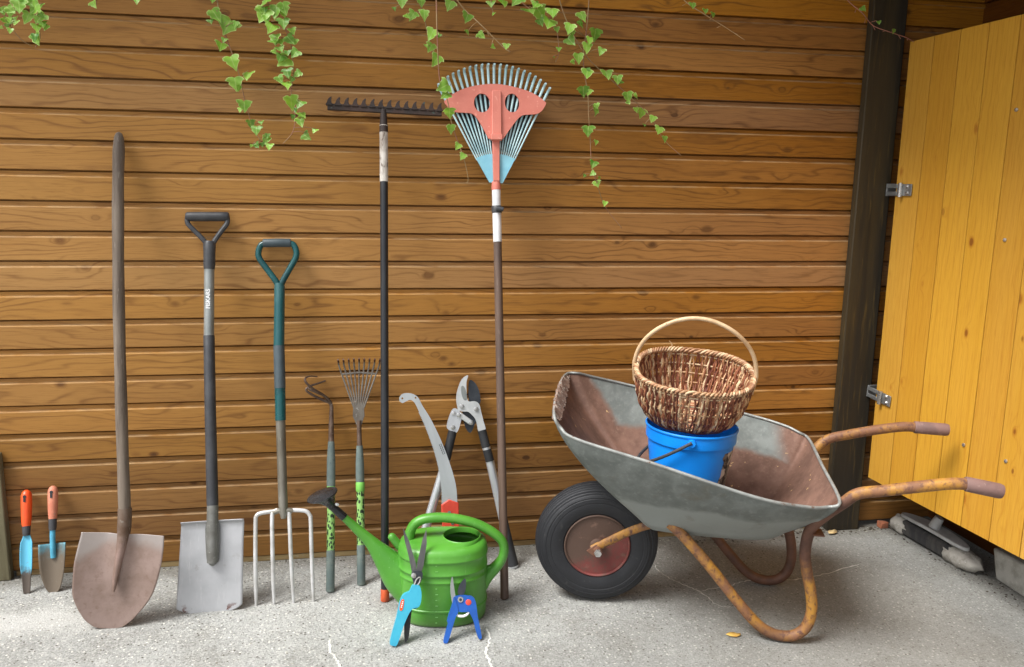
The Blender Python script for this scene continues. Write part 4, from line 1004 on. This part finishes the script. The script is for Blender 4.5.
t = leaning('secateurs', 'blue handled secateurs with open blades leaning on the front of the green can', 'secateurs', (.2421, -.5927, .004), (.2368, -.53, .1594))
obj('blade', plate([sm2([(-.0156, .1746), (-.0223, .1579), (-.0241, .1311), (-.0214, .1039), (-.014, .0898), (-.005, .0969), (-.0103, .1189), (-.013, .1461)], 4)], -.0005, .002), M['grey_paint'], t, bevel=.0006)
obj('anvil_blade', plate([sm2([(.0206, .1656), (.022, .1454), (.0136, .1219), (-.0005, .1222), (-.0025, .1343), (.0055, .1524)], 4)], .002, .0055), M['dark_steel'], t, bevel=.001)
obj('head', plate([sm2([(-.0119, .1201), (.0191, .1203), (.0409, .1084), (.0463, .089), (.0272, .0748), (-.0091, .0786), (-.0194, .093), (-.0183, .109)], 4)], -.006, .0075), M['blue_plastic'], t, bevel=.003)
obj('handle', plate([sm2([(-.0148, .1194), (-.0061, .0809), (-.0159, .0606), (-.0393, .0022), (-.0465, -.0035), (-.0533, .0011), (-.043, .0316), (-.0375, .0469), (-.0385, .0576), (-.0284, .0832), (-.0218, .0986)], 4)], -.0085, .0085), M['blue_plastic'], t, bevel=.004)
obj('handle', plate([sm2([(.0244, .1154), (.0401, .1128), (.0465, .0917), (.0487, .0592), (.056, .0051), (.053, -.0025), (.047, -.0010), (.0404, .0228), (.0356, .0499), (.0246, .0778)], 4)], -.008, .008), M['blue_plastic'], t, bevel=.004)
mb = MB(); mb.tube([(.0026, -.006, .1101), (.0026, -.0085, .1101)], [.0085, .0078], 16); b_ = obj('bolt', mb, M['chrome'], t)
mb = MB(); mb.tube([(.0026, -.0086, .1101), (.0026, -.0098, .1101)], [.0042, .0036], 10); obj('bolt_slot', mb, M['dark_steel'], b_)
mb = MB(); mb.tube([(.0251, -.006, .1003), (.0251, -.0085, .1003), (.0251, -.0095, .1003)], [.0085, .0080, .005], 14); obj('catch_button', mb, M['saw_red'], t)
obj('spring', MB().tube(smooth([(-.0132, 0, .0763), (-.0071, -.002, .0666), (.0067, -.003, .0636), (.0182, -.002, .0667), (.0242, 0, .0725)], 5), .0038, 10), M['white_paint'], t)

# ------------------------------------------------------------------ wheelbarrow (local x towards the handles, y away from us)
WO, WA = (.7223, -.3925, 0), R(-19.6)
t = thing('wheelbarrow', 'old rusty zinc wheelbarrow with yellow tube frame holding the blue bucket', 'wheelbarrow', WO, rotz=WA)
wh = MB(); cx = -.034
tp = [(.096, .034), (.104, .0430), (.118, .0480), (.136, .0495), (.140, .0485), (.142, .0495), (.152, .0485), (.154, .0470), (.157, .0478), (.163, .0455), (.165, .0435), (.1700, .0425), (.1720, .0405), (.1690, .0395), (.1695, .0380), (.1765, .0365), (.1785, .0345), (.1755, .0335), (.1760, .0320), (.1815, .0300), (.1830, .0265), (.1790, .0255), (.1795, .0235), (.1845, .0220), (.1860, .0165), (.1815, .0155), (.1820, .0130), (.1875, .0118), (.1885, .0060), (.1840, .0050), (.1842, .0025), (.1890, .0015), (.1890, 0)]
prof = [(r, -h) for r, h in tp] + [(r, h) for r, h in reversed(tp[:-1])]
wl = bpy.data.objects.new('wheel', None); C.objects.link(wl); wl.parent = t; wl.location = (cx + .002, -.018, .1915); wl.scale = (1.015, 1, 1.015); wl.rotation_euler = (R(1), 0, R(7)); wl.empty_display_size = .05
wh.lathe(prof, 72, 'y', cap0=False, cap1=False); obj('tyre', wh, M['tyre'], wl, sharp=28)
mb = MB(); RS = .885
rp_ = [(.113, -.0390), (.1135, -.0430), (.110, -.0450), (.1060, -.0420), (.1035, -.030), (.098, -.0150), (.088, -.0090), (.074, -.0080), (.066, -.0120), (.060, -.0240), (.050, -.0300), (.034, -.0330), (.026, -.0350), (.024, -.050), (.018, -.052)]
rp_ = [(r * RS, h) for r, h in rp_]; mb.lathe(rp_ + [(r, -h) for r, h in reversed(rp_)], 56, 'y', cap0=True, cap1=True); obj('rim', mb, M['rim'], wl, sharp=35)
mb = MB(); mb.tube([(0, -.088, 0), (0, .088, 0)], .0125, 14); ax_ = obj('axle', mb, M['frame_rust'], wl)
mb = MB(); mb.lathe([(.0105, -.098), (.0120, -.095), (.0120, -.088)], 6, 'y'); obj('axle_nut', mb, M['chrome'], ax_)

RIM = [(-.150, -.245, .654), (-.128, -.268, .622), (-.080, -.285, .597), (.127, -.315, .554), (.39, -.32, .484), (.52, -.29, .456), (.588, -.262, .449), (.622, -.246, .464),
       (.624, 0, .478), (.630, .240, .484), (.602, .268, .497), (.55, .30, .512), (.42, .335, .535), (.057, .335, .607), (-.08, .30, .640), (-.130, .272, .656), (-.170, .245, .655), (-.168, 0, .657)]
BOT = [(.115, -.110, .302), (.130, -.126, .296), (.155, -.136, .293), (.25, -.142, .291), (.38, -.142, .291), (.45, -.134, .292), (.485, -.118, .296), (.500, -.10, .302),
       (.508, 0, .305), (.500, .10, .302), (.485, .118, .296), (.45, .134, .292), (.38, .142, .291), (.25, .142, .291), (.155, .136, .293), (.130, .126, .296), (.115, .110, .302), (.108, 0, .304)]
rimP, botP = smooth(RIM, 6, True), smooth(BOT, 6, True)
def tray_rings(off):
    rings = []
    for j in range(15):
        s = j / 14; e = s ** 1.3; f = s
        rg = []
        for a, b in zip(rimP, botP):
            o = Vector((a.x - .26, a.y, 0)).normalized() * off
            p = Vector((lin(a.x, b.x, e), lin(a.y, b.y, e), lin(a.z, b.z, f)))
            p.z += .018 * s ** 6 * (1 - s) * 4
            rg.append(p + o + Vector((0, 0, -off * s)))
        rings.append(rg)
    return rings
mb = MB(); mb.loft(tray_rings(0), True, False, True, uvs=True); nin = len(mb.f)
mb.cur = 1; mb.loft(tray_rings(.003), True, False, True, uvs=True)
tr = obj('tray', mb, [M['galv_in'], M['galv']], t, sharp=75)
mb = MB(); loop = [p + Vector((0, 0, .001)) for p in rimP]; mb.tube(loop[0:97] , .0046, 10); mb.tube(loop[94:] + loop[0:3], .0044, 10)
obj('rolled_edge', mb, M['rim_zinc'], tr, sharp=60)
mb = MB(); P = [loop[i % 108] for i in range(95, 111)]; Q = []
for i in range(len(P) - 1):
    for k in range(4): Q.append(P[i].lerp(P[i + 1], k / 4))
rings = []
for i, p in enumerate(Q):
    s = math.sin(math.pi * (i + .5) / len(Q)) ** .5
    j1, j2 = rnd.uniform(-.004, .004), rnd.uniform(-.005, .005)
    rings.append([p + Vector((-.005 + j1 * .6, 0, .003 + j2 * .6)) * s, p + Vector((.003, 0, .006 + j1 * .6)) * s, p + Vector((.012 * s + j2 * .7, 0, -.005)), p + Vector((.024 * s + j1 + .003, 0, -.024 * s + j2)), p + Vector((.016 * s, 0, -.026 * s)), p + Vector((-.004 + j1, 0, -.012 * s + j2 * .6))])
mb.loft(rings, True, True, True); obj('torn_lip', mb, M['torn_lip'], tr, sharp=60)

def side(s, rear):
    P = smooth([(.185, s * .150, .322), (.225, s * .160, .290), (.300, s * .168, .212), (.385, s * .172, .112), (.440, s * .172, .052), (.478, s * .172, .026), (.515, s * .172, .0172), (.552, s * .172, .024), (.580, s * .172, .052), (.591, s * .172, .100), (.586, s * .172, .155), (.572, s * .173, .21), (.560, s * .178, .27), (.560, s * .186, .325), ((.568 if s < 0 else .582), s * .20, .366), ((.598 if s < 0 else .618), s * .217, .412)] + rear, 6)
    return P
near_h = [(.634, -.231, .452), (.668, -.240, .4855), (.728, -.244, .500), (.82, -.248, .521), (.89, -.25, .535), (.935, -.25, .537)]
far_h = [(.652, .230, .460), (.688, .238, .491), (.745, .242, .508), (.83, .248, .528), (.91, .25, .5435), (.952, .25, .5445)]
obj('frame_tube', MB().tube(side(-1, near_h), .0156, 16), M['frame_near'], t, sharp=60)
obj('frame_tube', MB().tube(side(1, far_h), .0156, 16), M['frame_far'], t, sharp=60)
obj('grip', MB().tube([(.924, -.25, .5368), (.927, -.25, .5368), (1.006, -.25, .5245), (1.013, -.25, .5232)], [.0180, .0195, .0198, .0180], 16), M['grip'], t)
obj('grip', MB().tube([(.946, .25, .5445), (.949, .25, .5445), (1.040, .25, .5425), (1.047, .25, .5422)], [.0180, .0195, .0198, .0180], 16), M['grip'], t)
for s in (-1, 1):
    mb = MB(); mb.tube(smooth([(-.040, s * .080, .188), (-.010, s * .082, .208), (.070, s * .095, .262), (.130, s * .112, .296), (.165, s * .125, .303)], 5), .0132, 12, flat=.55, up=(0, 1, 0))
    b_ = obj('axle_arm', mb, M['frame_paint'], t, sharp=60)
    mb = MB(); y0 = s * .083
    mb.prism([(-.058, .184), (-.034, .168), (-.012, .184), (-.006, .212), (-.030, .206)], y0 - .004 if s < 0 else y0 + .0005, y0 - .0005 if s < 0 else y0 + .004); obj('axle_bracket', mb, M['frame_rust'], b_, bevel=.001)
obj('cross_tube', MB().tube([(.568, -.19, .345), (.568, .19, .345)], .010, 12), M['frame_rust'], t)
for s in (-1, 1):
    mb = MB(); mb.box((.570, s * .19 - .025, .345), (.600, s * .19 + .025, .349)); obj('tray_bracket', mb, M['frame_rust'], t, bevel=.001)

# ------------------------------------------------------------------ bucket and basket
t = thing('bucket', 'bright blue plastic bucket standing in the wheelbarrow under the basket', 'bucket', (.9420, -.471, .311), rotz=R(-23.1))
t.rotation_euler = (0, R(1.5), R(-23.1))
mb = MB(); mb.lathe([(.094, 0), (.0985, .002), (.1015, .02), (.127, .215), (.1275, .228), (.1335, .229), (.1345, .236), (.1345, .262), (.1375, .264), (.1385, .268), (.1370, .271), (.1340, .271), (.1310, .262), (.1235, .20), (.0975, .008), (.02, .006)], 64, cap0=True, cap1=True)
obj('body', mb, M['bucket'], t, sharp=40)
mb = MB(); P = []
for i in range(25):
    a = math.pi * i / 24; y = -.146 * math.cos(a); x = -.158 * math.sin(a)
    P.append((x + .004, y, .246 - .115 * math.sin(a) + .010))
mb.tube(P, .0048, 10); obj('bail_handle', mb, M['black_plastic'], t)
for s in (-1, 1):
    mb = MB(); mb.tube([(.004, s * .132, .252), (.004, s * .146, .252)], [.012, .0105], 14); obj('handle_ear', mb, M['bucket'], t)
def patch(a0, a1, z0, z1, rag):
    mb = MB(); mb.open = True; rings = []
    for j in range(9):
        z = lin(z0, z1, j / 8); r = .1016 + (z - .02) / .195 * .0254 + .0006; rg = []
        l, h = a0 + rnd.uniform(0, rag), a1 - rnd.uniform(0, rag)
        for i in range(9):
            a = lin(l, h, i / 8); rg.append((r * math.cos(a), r * math.sin(a), z))
        rings.append(rg)
    return mb.loft(rings, False)
obj('torn_label', patch(R(-42), R(12), .100, .212, .10), M['label'], t)
obj('torn_label', patch(R(-190), R(-164), .10, .190, .10), M['label'], t)

BH = .150
t = thing('wicker_basket', 'oval brown willow basket with pale cane arch handle, tilted on the blue bucket', 'basket', (.9385, -.470, .606))
t.rotation_euler = (Matrix.Rotation(R(-23.1), 3, 'Z') @ Matrix.Rotation(R(15), 3, 'X') @ Matrix.Rotation(R(3.5), 3, 'Y')).to_euler()
def brad(h):
    k = [(0, .114), (.02, .133), (.05, .1495), (.09, .1610), (.13, .1665), (.165, .1695)]
    for (a, ra), (b, rb) in zip(k, k[1:]):
        if h <= b: return lin(ra, rb, (h - a) / (b - a))
    return k[-1][1]
def bpt(a, h, off=0):
    r = brad(h) + off; c, s = math.cos(a), math.sin(a)
    return Vector((r * math.copysign(abs(c) ** .80, c), r * .82 * math.copysign(abs(s) ** .80, s), h))
ribs = [.022, .050, .079, .108, .137]
mb = MB(); N = 118
for lay in range(2):
    for i in range(N):
        a = 2 * math.pi * (i + .5 * lay + rnd.uniform(-.10, .10)) / N; sl = rnd.uniform(-.014, .014)
        P = []
        for j in range(15):
            h = BH * j / 14 - .002
            ph = math.cos(math.pi * (h - .022) / .029 + math.pi * ((i + lay) % 2))
            P.append(bpt(a + sl * j / 14 + .006 * ph * (1 if i % 2 else -1), max(0, h), .0038 * ph * min(1, (j + 1) / 3)))
        mb.tube(P, rnd.uniform(.0026, .0035), 5, caps=False)
obj('weave', mb, M['wicker'], t, sharp=180)
mb = MB()
for h in ribs: mb.tube([bpt(2 * math.pi * i / 48, h) for i in range(49)], .0028, 6)
obj('ribs', mb, M['wicker_rim'], t, sharp=180)
mb = MB()
for k in range(13):
    s = (k + 1) / 13
    P = [bpt(2 * math.pi * i / 40, .002) for i in range(41)]
    mb.tube([Vector((p.x * s, p.y * s, .001 + .0015 * math.sin(i * 1.57 + k * 3.14))) for i, p in enumerate(P)], .0042, 5)
obj('bottom', mb, M['wicker'], t, sharp=180)
mb = MB(); N = 96
for i in range(N):
    a0 = 2 * math.pi * i / N; P = []
    for j in range(7):
        s = j / 6; a = a0 + s * .21; tw = math.pi * (1.15 * s + .0) * 1.6
        q = bpt(a, BH, 0); o = q.copy(); o.z = 0; o.normalize()
        P.append(q + o * .0062 * math.cos(tw) + Vector((0, 0, .0062 * math.sin(tw) + .002)))
    mb.tube(P, .0036, 6)
obj('rim', mb, M['wicker_rim'], t, sharp=180)
P = [Vector((-.169, 0, .10))] + [Vector((-.175 * math.cos(math.pi * i / 32), .003 * math.sin(i * .5), BH + .170 * math.sin(math.pi * i / 32))) for i in range(0, 33)] + [Vector((.169, 0, .10))]
obj('handle', MB().tube(smooth(P, 3), .0062, 12), M['cane'], t, sharp=60)
mb = MB(); q = bpt(-2.3 + math.pi, BH)
mb.tube(smooth([bpt(1.95, BH), bpt(1.95, BH) + Vector((.004, .006, .014)), bpt(1.95, BH) + Vector((-.006, .008, .026))], 4), .0012, 5); obj('loose_twig', mb, M['cane'], t)
# ------------------------------------------------------------------ ivy: depth of the strand, its stem (x, z), its leaves (x, z, length)
IVY = {
  'a1': (-0.1, [(-0.969, 1.807), (-0.983, 1.756), (-0.992, 1.71), (-0.983, 1.694), (-0.96, 1.663), (-0.938, 1.648)],
    [(-0.998, 1.734, 0.029), (-0.983, 1.708, 0.029), (-0.976, 1.73, 0.033), (-0.995, 1.71, 0.026), (-0.965, 1.704, 0.023), (-0.98, 1.682, 0.019)]),
  'a2': (-0.13, [(-0.917, 1.803), (-0.913, 1.75), (-0.904, 1.709), (-0.902, 1.666), (-0.915, 1.639)],
    [(-0.938, 1.741, 0.045), (-0.914, 1.756, 0.042), (-0.902, 1.738, 0.052), (-0.925, 1.713, 0.042), (-0.894, 1.715, 0.045), (-0.901, 1.688, 0.036), (-0.904, 1.659, 0.042), (-0.885, 1.699, 0.029)]),
  'b1': (-0.09, [(-0.76, 1.821), (-0.763, 1.772)],
    [(-0.76, 1.767, 0.036)]),
  'b2': (-0.09, [(-0.645, 1.827), (-0.647, 1.789)],
    [(-0.644, 1.789, 0.045)]),
  'c': (-0.07, [(-0.439, 1.843), (-0.433, 1.805), (-0.424, 1.749), (-0.407, 1.688), (-0.382, 1.609), (-0.365, 1.522), (-0.347, 1.45), (-0.32, 1.4), (-0.294, 1.383)],
    [(-0.442, 1.799, 0.023), (-0.433, 1.755, 0.055), (-0.406, 1.728, 0.062), (-0.426, 1.671, 0.039), (-0.391, 1.624, 0.055), (-0.352, 1.591, 0.049), (-0.387, 1.564, 0.049), (-0.364, 1.501, 0.045), (-0.349, 1.449, 0.036), (-0.332, 1.431, 0.036), (-0.307, 1.403, 0.036), (-0.296, 1.385, 0.029), (-0.331, 1.387, 0.023)]),
  'd': (-0.1, [(-0.311, 1.843), (-0.29, 1.806), (-0.252, 1.752), (-0.225, 1.691), (-0.219, 1.611), (-0.227, 1.538), (-0.217, 1.48), (-0.225, 1.43), (-0.255, 1.394)],
    [(-0.292, 1.795, 0.039), (-0.299, 1.758, 0.058), (-0.262, 1.768, 0.049), (-0.24, 1.736, 0.045), (-0.277, 1.723, 0.058), (-0.236, 1.778, 0.045), (-0.267, 1.693, 0.039), (-0.25, 1.688, 0.033), (-0.221, 1.692, 0.039), (-0.251, 1.665, 0.029), (-0.211, 1.653, 0.036), (-0.246, 1.631, 0.052), (-0.233, 1.597, 0.039), (-0.207, 1.596, 0.033), (-0.237, 1.563, 0.049), (-0.224, 1.511, 0.052), (-0.201, 1.509, 0.036), (-0.199, 1.457, 0.042), (-0.193, 1.477, 0.033), (-0.183, 1.416, 0.036)]),
  'e': (-0.08, [(0.141, 1.873), (0.156, 1.834), (0.174, 1.788), (0.192, 1.704), (0.213, 1.643)],
    [(0.107, 1.817, 0.033), (0.136, 1.781, 0.039), (0.164, 1.823, 0.036), (0.173, 1.783, 0.039), (0.194, 1.729, 0.045), (0.191, 1.693, 0.036), (0.206, 1.653, 0.049)]),
  'e2': (-0.13, [(0.206, 1.865), (0.209, 1.74), (0.218, 1.595), (0.24, 1.537), (0.256, 1.462), (0.281, 1.397), (0.293, 1.357), (0.306, 1.299), (0.3, 1.287)],
    [(0.223, 1.57, 0.049), (0.23, 1.547, 0.039), (0.245, 1.494, 0.042), (0.251, 1.447, 0.036), (0.27, 1.396, 0.029), (0.286, 1.366, 0.029)]),
  'f': (-0.07, [(0.26, 1.882), (0.291, 1.825), (0.348, 1.772), (0.422, 1.713), (0.444, 1.696)],
    [(0.25, 1.818, 0.042), (0.303, 1.785, 0.042), (0.306, 1.744, 0.023), (0.35, 1.735, 0.033), (0.385, 1.706, 0.019), (0.429, 1.708, 0.026)]),
  'g': (-0.09, [(0.444, 1.888), (0.47, 1.848), (0.512, 1.815), (0.56, 1.788), (0.586, 1.765), (0.595, 1.699), (0.589, 1.669)],
    [(0.415, 1.834, 0.049), (0.452, 1.839, 0.049), (0.5, 1.812, 0.049), (0.535, 1.805, 0.055), (0.558, 1.779, 0.055), (0.567, 1.809, 0.042), (0.587, 1.763, 0.023), (0.592, 1.703, 0.019)]),
  'g2': (-0.08, [(0.364, 1.886), (0.381, 1.837), (0.387, 1.805)],
    [(0.379, 1.831, 0.029), (0.385, 1.799, 0.016)]),
  'h': (-0.08, [(0.692, 1.904), (0.692, 1.802), (0.679, 1.68), (0.696, 1.573), (0.701, 1.51), (0.711, 1.432), (0.717, 1.352), (0.74, 1.282), (0.773, 1.217), (0.831, 1.148)],
    [(0.669, 1.805, 0.045), (0.625, 1.766, 0.042), (0.635, 1.731, 0.045), (0.71, 1.752, 0.049), (0.685, 1.712, 0.045), (0.731, 1.702, 0.036), (0.66, 1.68, 0.042), (0.687, 1.633, 0.042), (0.676, 1.577, 0.042), (0.718, 1.519, 0.039), (0.697, 1.456, 0.042), (0.725, 1.422, 0.023), (0.717, 1.352, 0.036), (0.714, 1.323, 0.023), (0.736, 1.291, 0.029), (0.762, 1.227, 0.023)]),
  'i': (-0.06, [(0.59, 1.897), (0.625, 1.797), (0.691, 1.696), (0.763, 1.637), (0.847, 1.571), (0.918, 1.509), (0.97, 1.44), (1.029, 1.389)],
    [(0.759, 1.635, 0.045), (0.794, 1.621, 0.036), (0.833, 1.569, 0.042), (0.86, 1.573, 0.026), (0.883, 1.52, 0.039), (0.918, 1.502, 0.029), (0.94, 1.467, 0.036), (0.963, 1.439, 0.029)]),
  'j': (-0.045, [(0.999, 1.929), (1.029, 1.887), (1.101, 1.841), (1.172, 1.813), (1.243, 1.772)],
    [(1.042, 1.864, 0.029), (1.091, 1.851, 0.026), (1.116, 1.84, 0.023)]),
  'k': (-0.1, [(1.531, 1.946), (1.571, 1.904), (1.626, 1.863), (1.677, 1.831), (1.735, 1.808), (1.793, 1.795), (1.828, 1.783)],
    [(1.617, 1.873, 0.026), (1.673, 1.832, 0.016), (1.734, 1.809, 0.019)]),
}

VINES = {
 'a1': 'pale small leaved ivy sprig at the top left corner',
 'a2': 'short leafy ivy clump hanging beside the top left corner sprig',
 'b1': 'tiny ivy tip with one green leaf, above the long wooden shovel handle',
 'b2': 'tiny ivy tip with one pale leaf, right of the shovel handle top',
 'c': 'long thin ivy strand with spaced leaves, above the black handled spade',
 'd': 'dense long ivy strand of overlapping pale leaves, between the spade and the iron rake',
 'e': 'ivy strand with few leaves hanging just above the iron rake head',
 'e2': 'ivy strand passing behind the left edge of the leaf rake',
 'f': 'pale woody ivy stem slanting down to the top of the leaf rake',
 'g': 'broad leaved ivy cluster at the top edge above the leaf rake',
 'g2': 'very short ivy tip above the middle of the leaf rake',
 'h': 'longest ivy strand, hanging straight down right of the leaf rake',
 'i': 'ivy runner slanting down to the right from the longest strand',
 'j': 'dry nearly bare ivy runner on the wall above the wicker basket',
 'k': 'thin pinkish runner reaching across the dark post to the door corner',
}
HALF = [(.0, .06), (.17, .15), (.36, .13), (.57, .05), (.62, -.12), (.43, -.24), (.46, -.40), (.29, -.58), (.14, -.78), (.05, -.94)]
def leaf(mb, c, s, roll, pitch, yaw):
    Rm = Matrix.Rotation(yaw, 3, 'Z') @ Matrix.Rotation(pitch, 3, 'X') @ Matrix.Rotation(roll, 3, 'Y')
    fold = rnd.uniform(.05, .45); curl = rnd.uniform(-.1, .5); wd = rnd.uniform(.85, 1.15)
    def P(x, z, edge=0):
        jx = x * wd; y = -fold * abs(jx) * .6 + curl * (z + .45) ** 2 * .8 + .05 * math.sin(9 * z + 5 * x)
        v = Rm @ Vector((jx * s, y * s, (z + .45) * s)) + c
        mb.uv[len(mb.v)] = (x, edge); mb.v.append(v); return len(mb.v) - 1
    ribz = [.0, -.12, -.30, -.5, -.68, -.84, -1.0]
    rib = [P(0, z) for z in ribz]
    for sg in (-1, 1):
        jit = [(x * rnd.uniform(.88, 1.1), z + rnd.uniform(-.03, .03)) for x, z in HALF]
        o = [P(sg * x, z, 1) for x, z in jit]
        m = [P(sg * x * .5, lin(z, rz, .5)) for (x, z), rz in zip(jit[1:9], (-.02, -.06, -.15, -.25, -.36, -.5, -.62, -.78))]
        F = [(rib[0], o[0], o[1], m[0]), (m[0], o[1], o[2], m[1]), (m[1], o[2], o[3], m[2]), (m[2], o[3], o[4], m[3]), (m[3], o[4], o[5], m[4]), (m[4], o[5], o[6], m[5]), (m[5], o[6], o[7], m[6]), (m[6], o[7], o[8], m[7]), (m[7], o[8], o[9], rib[5]), (o[9], rib[6], rib[5]),
             (rib[0], m[0], m[1], rib[1]), (rib[1], m[1], m[2]), (rib[1], m[2], m[3], rib[2]), (rib[2], m[3], m[4]), (rib[2], m[4], m[5], rib[3]), (rib[3], m[5], m[6], rib[4]), (rib[4], m[6], m[7], rib[5])]
        for f in F: mb.face(f if sg > 0 else f[::-1])
for key, (yd, stem, leaves) in IVY.items():
    x0, z0 = stem[0]
    t = thing('ivy_vine', VINES[key], 'ivy', (x0, -.12, 2.15), group='ivy strands hanging from the roof edge')
    off = Vector((x0, -.12, 2.15))
    full = [(x0 - .04, -.14, 2.165), (x0 - .02, lin(-.14, yd, .5), 2.02 if z0 < 1.97 else 2.1)] + [(x, yd + (rnd.uniform(-.012, .012) if i < len(stem) - 1 or key != 'k' else 0), z) for i, (x, z) in enumerate(stem)]
    P = [p - off for p in smooth(full, 7)]; n = len(P)
    thick = {'f': .0030, 'k': .0021, 'j': .0024}.get(key, .0023)
    sm = MB().tube(P, [lin(thick, thick * .45, i / (n - 1)) for i in range(n)], 7)
    lf = MB(); lf.open = True
    lv = list(leaves)
    if z0 < 1.95 and key not in ('b1', 'b2', 'g2', 'j', 'k'):   # the strand goes on up to the roof edge
        for k in range(5): lv.append((x0 + rnd.uniform(-.05, .05), z0 + .03 + k * .05, rnd.uniform(.035, .055)))
    if key in ('a1', 'a2', 'c', 'd', 'e', 'g', 'h', 'i'):   # small young leaves between the big ones
        lv += [(x + rnd.uniform(-.026, .026), z + rnd.uniform(-.026, .026), s * rnd.uniform(.4, .7)) for x, z, s in leaves if rnd.random() < .8]
    for (x, z, s) in lv:
        s *= .80
        c = Vector((x, yd - rnd.uniform(.010, .03), z)) - off
        near = min(P, key=lambda p: (p - c).length)
        up = c + Vector((rnd.uniform(-.004, .004), .004, s * .42))
        sm.tube([near, near.lerp(up, .55) + Vector((0, -.004, .003)), up], .0009, 5)
        leaf(lf, c, s, R(rnd.gauss(0, 26)), R(rnd.gauss(-12, 16)), R(rnd.gauss(0, 20)))
    if key in ('f', 'j', 'k'):   # leafless tendrils of the old stems
        for k in range(7):
            p = P[int(n * (.35 + .09 * k))]; d = Vector((rnd.uniform(-.02, .02), -.004, rnd.uniform(-.022, .004)))
            sm.tube([p, p + d * .6, p + d], .0009, 5)
    obj('stem', sm, M['vine_pink'] if key == 'k' else (M['vine_dry'] if key in 'fj' else M['vine']), t, sharp=180)
    obj('foliage', lf, M['leaf'], t, sharp=180)
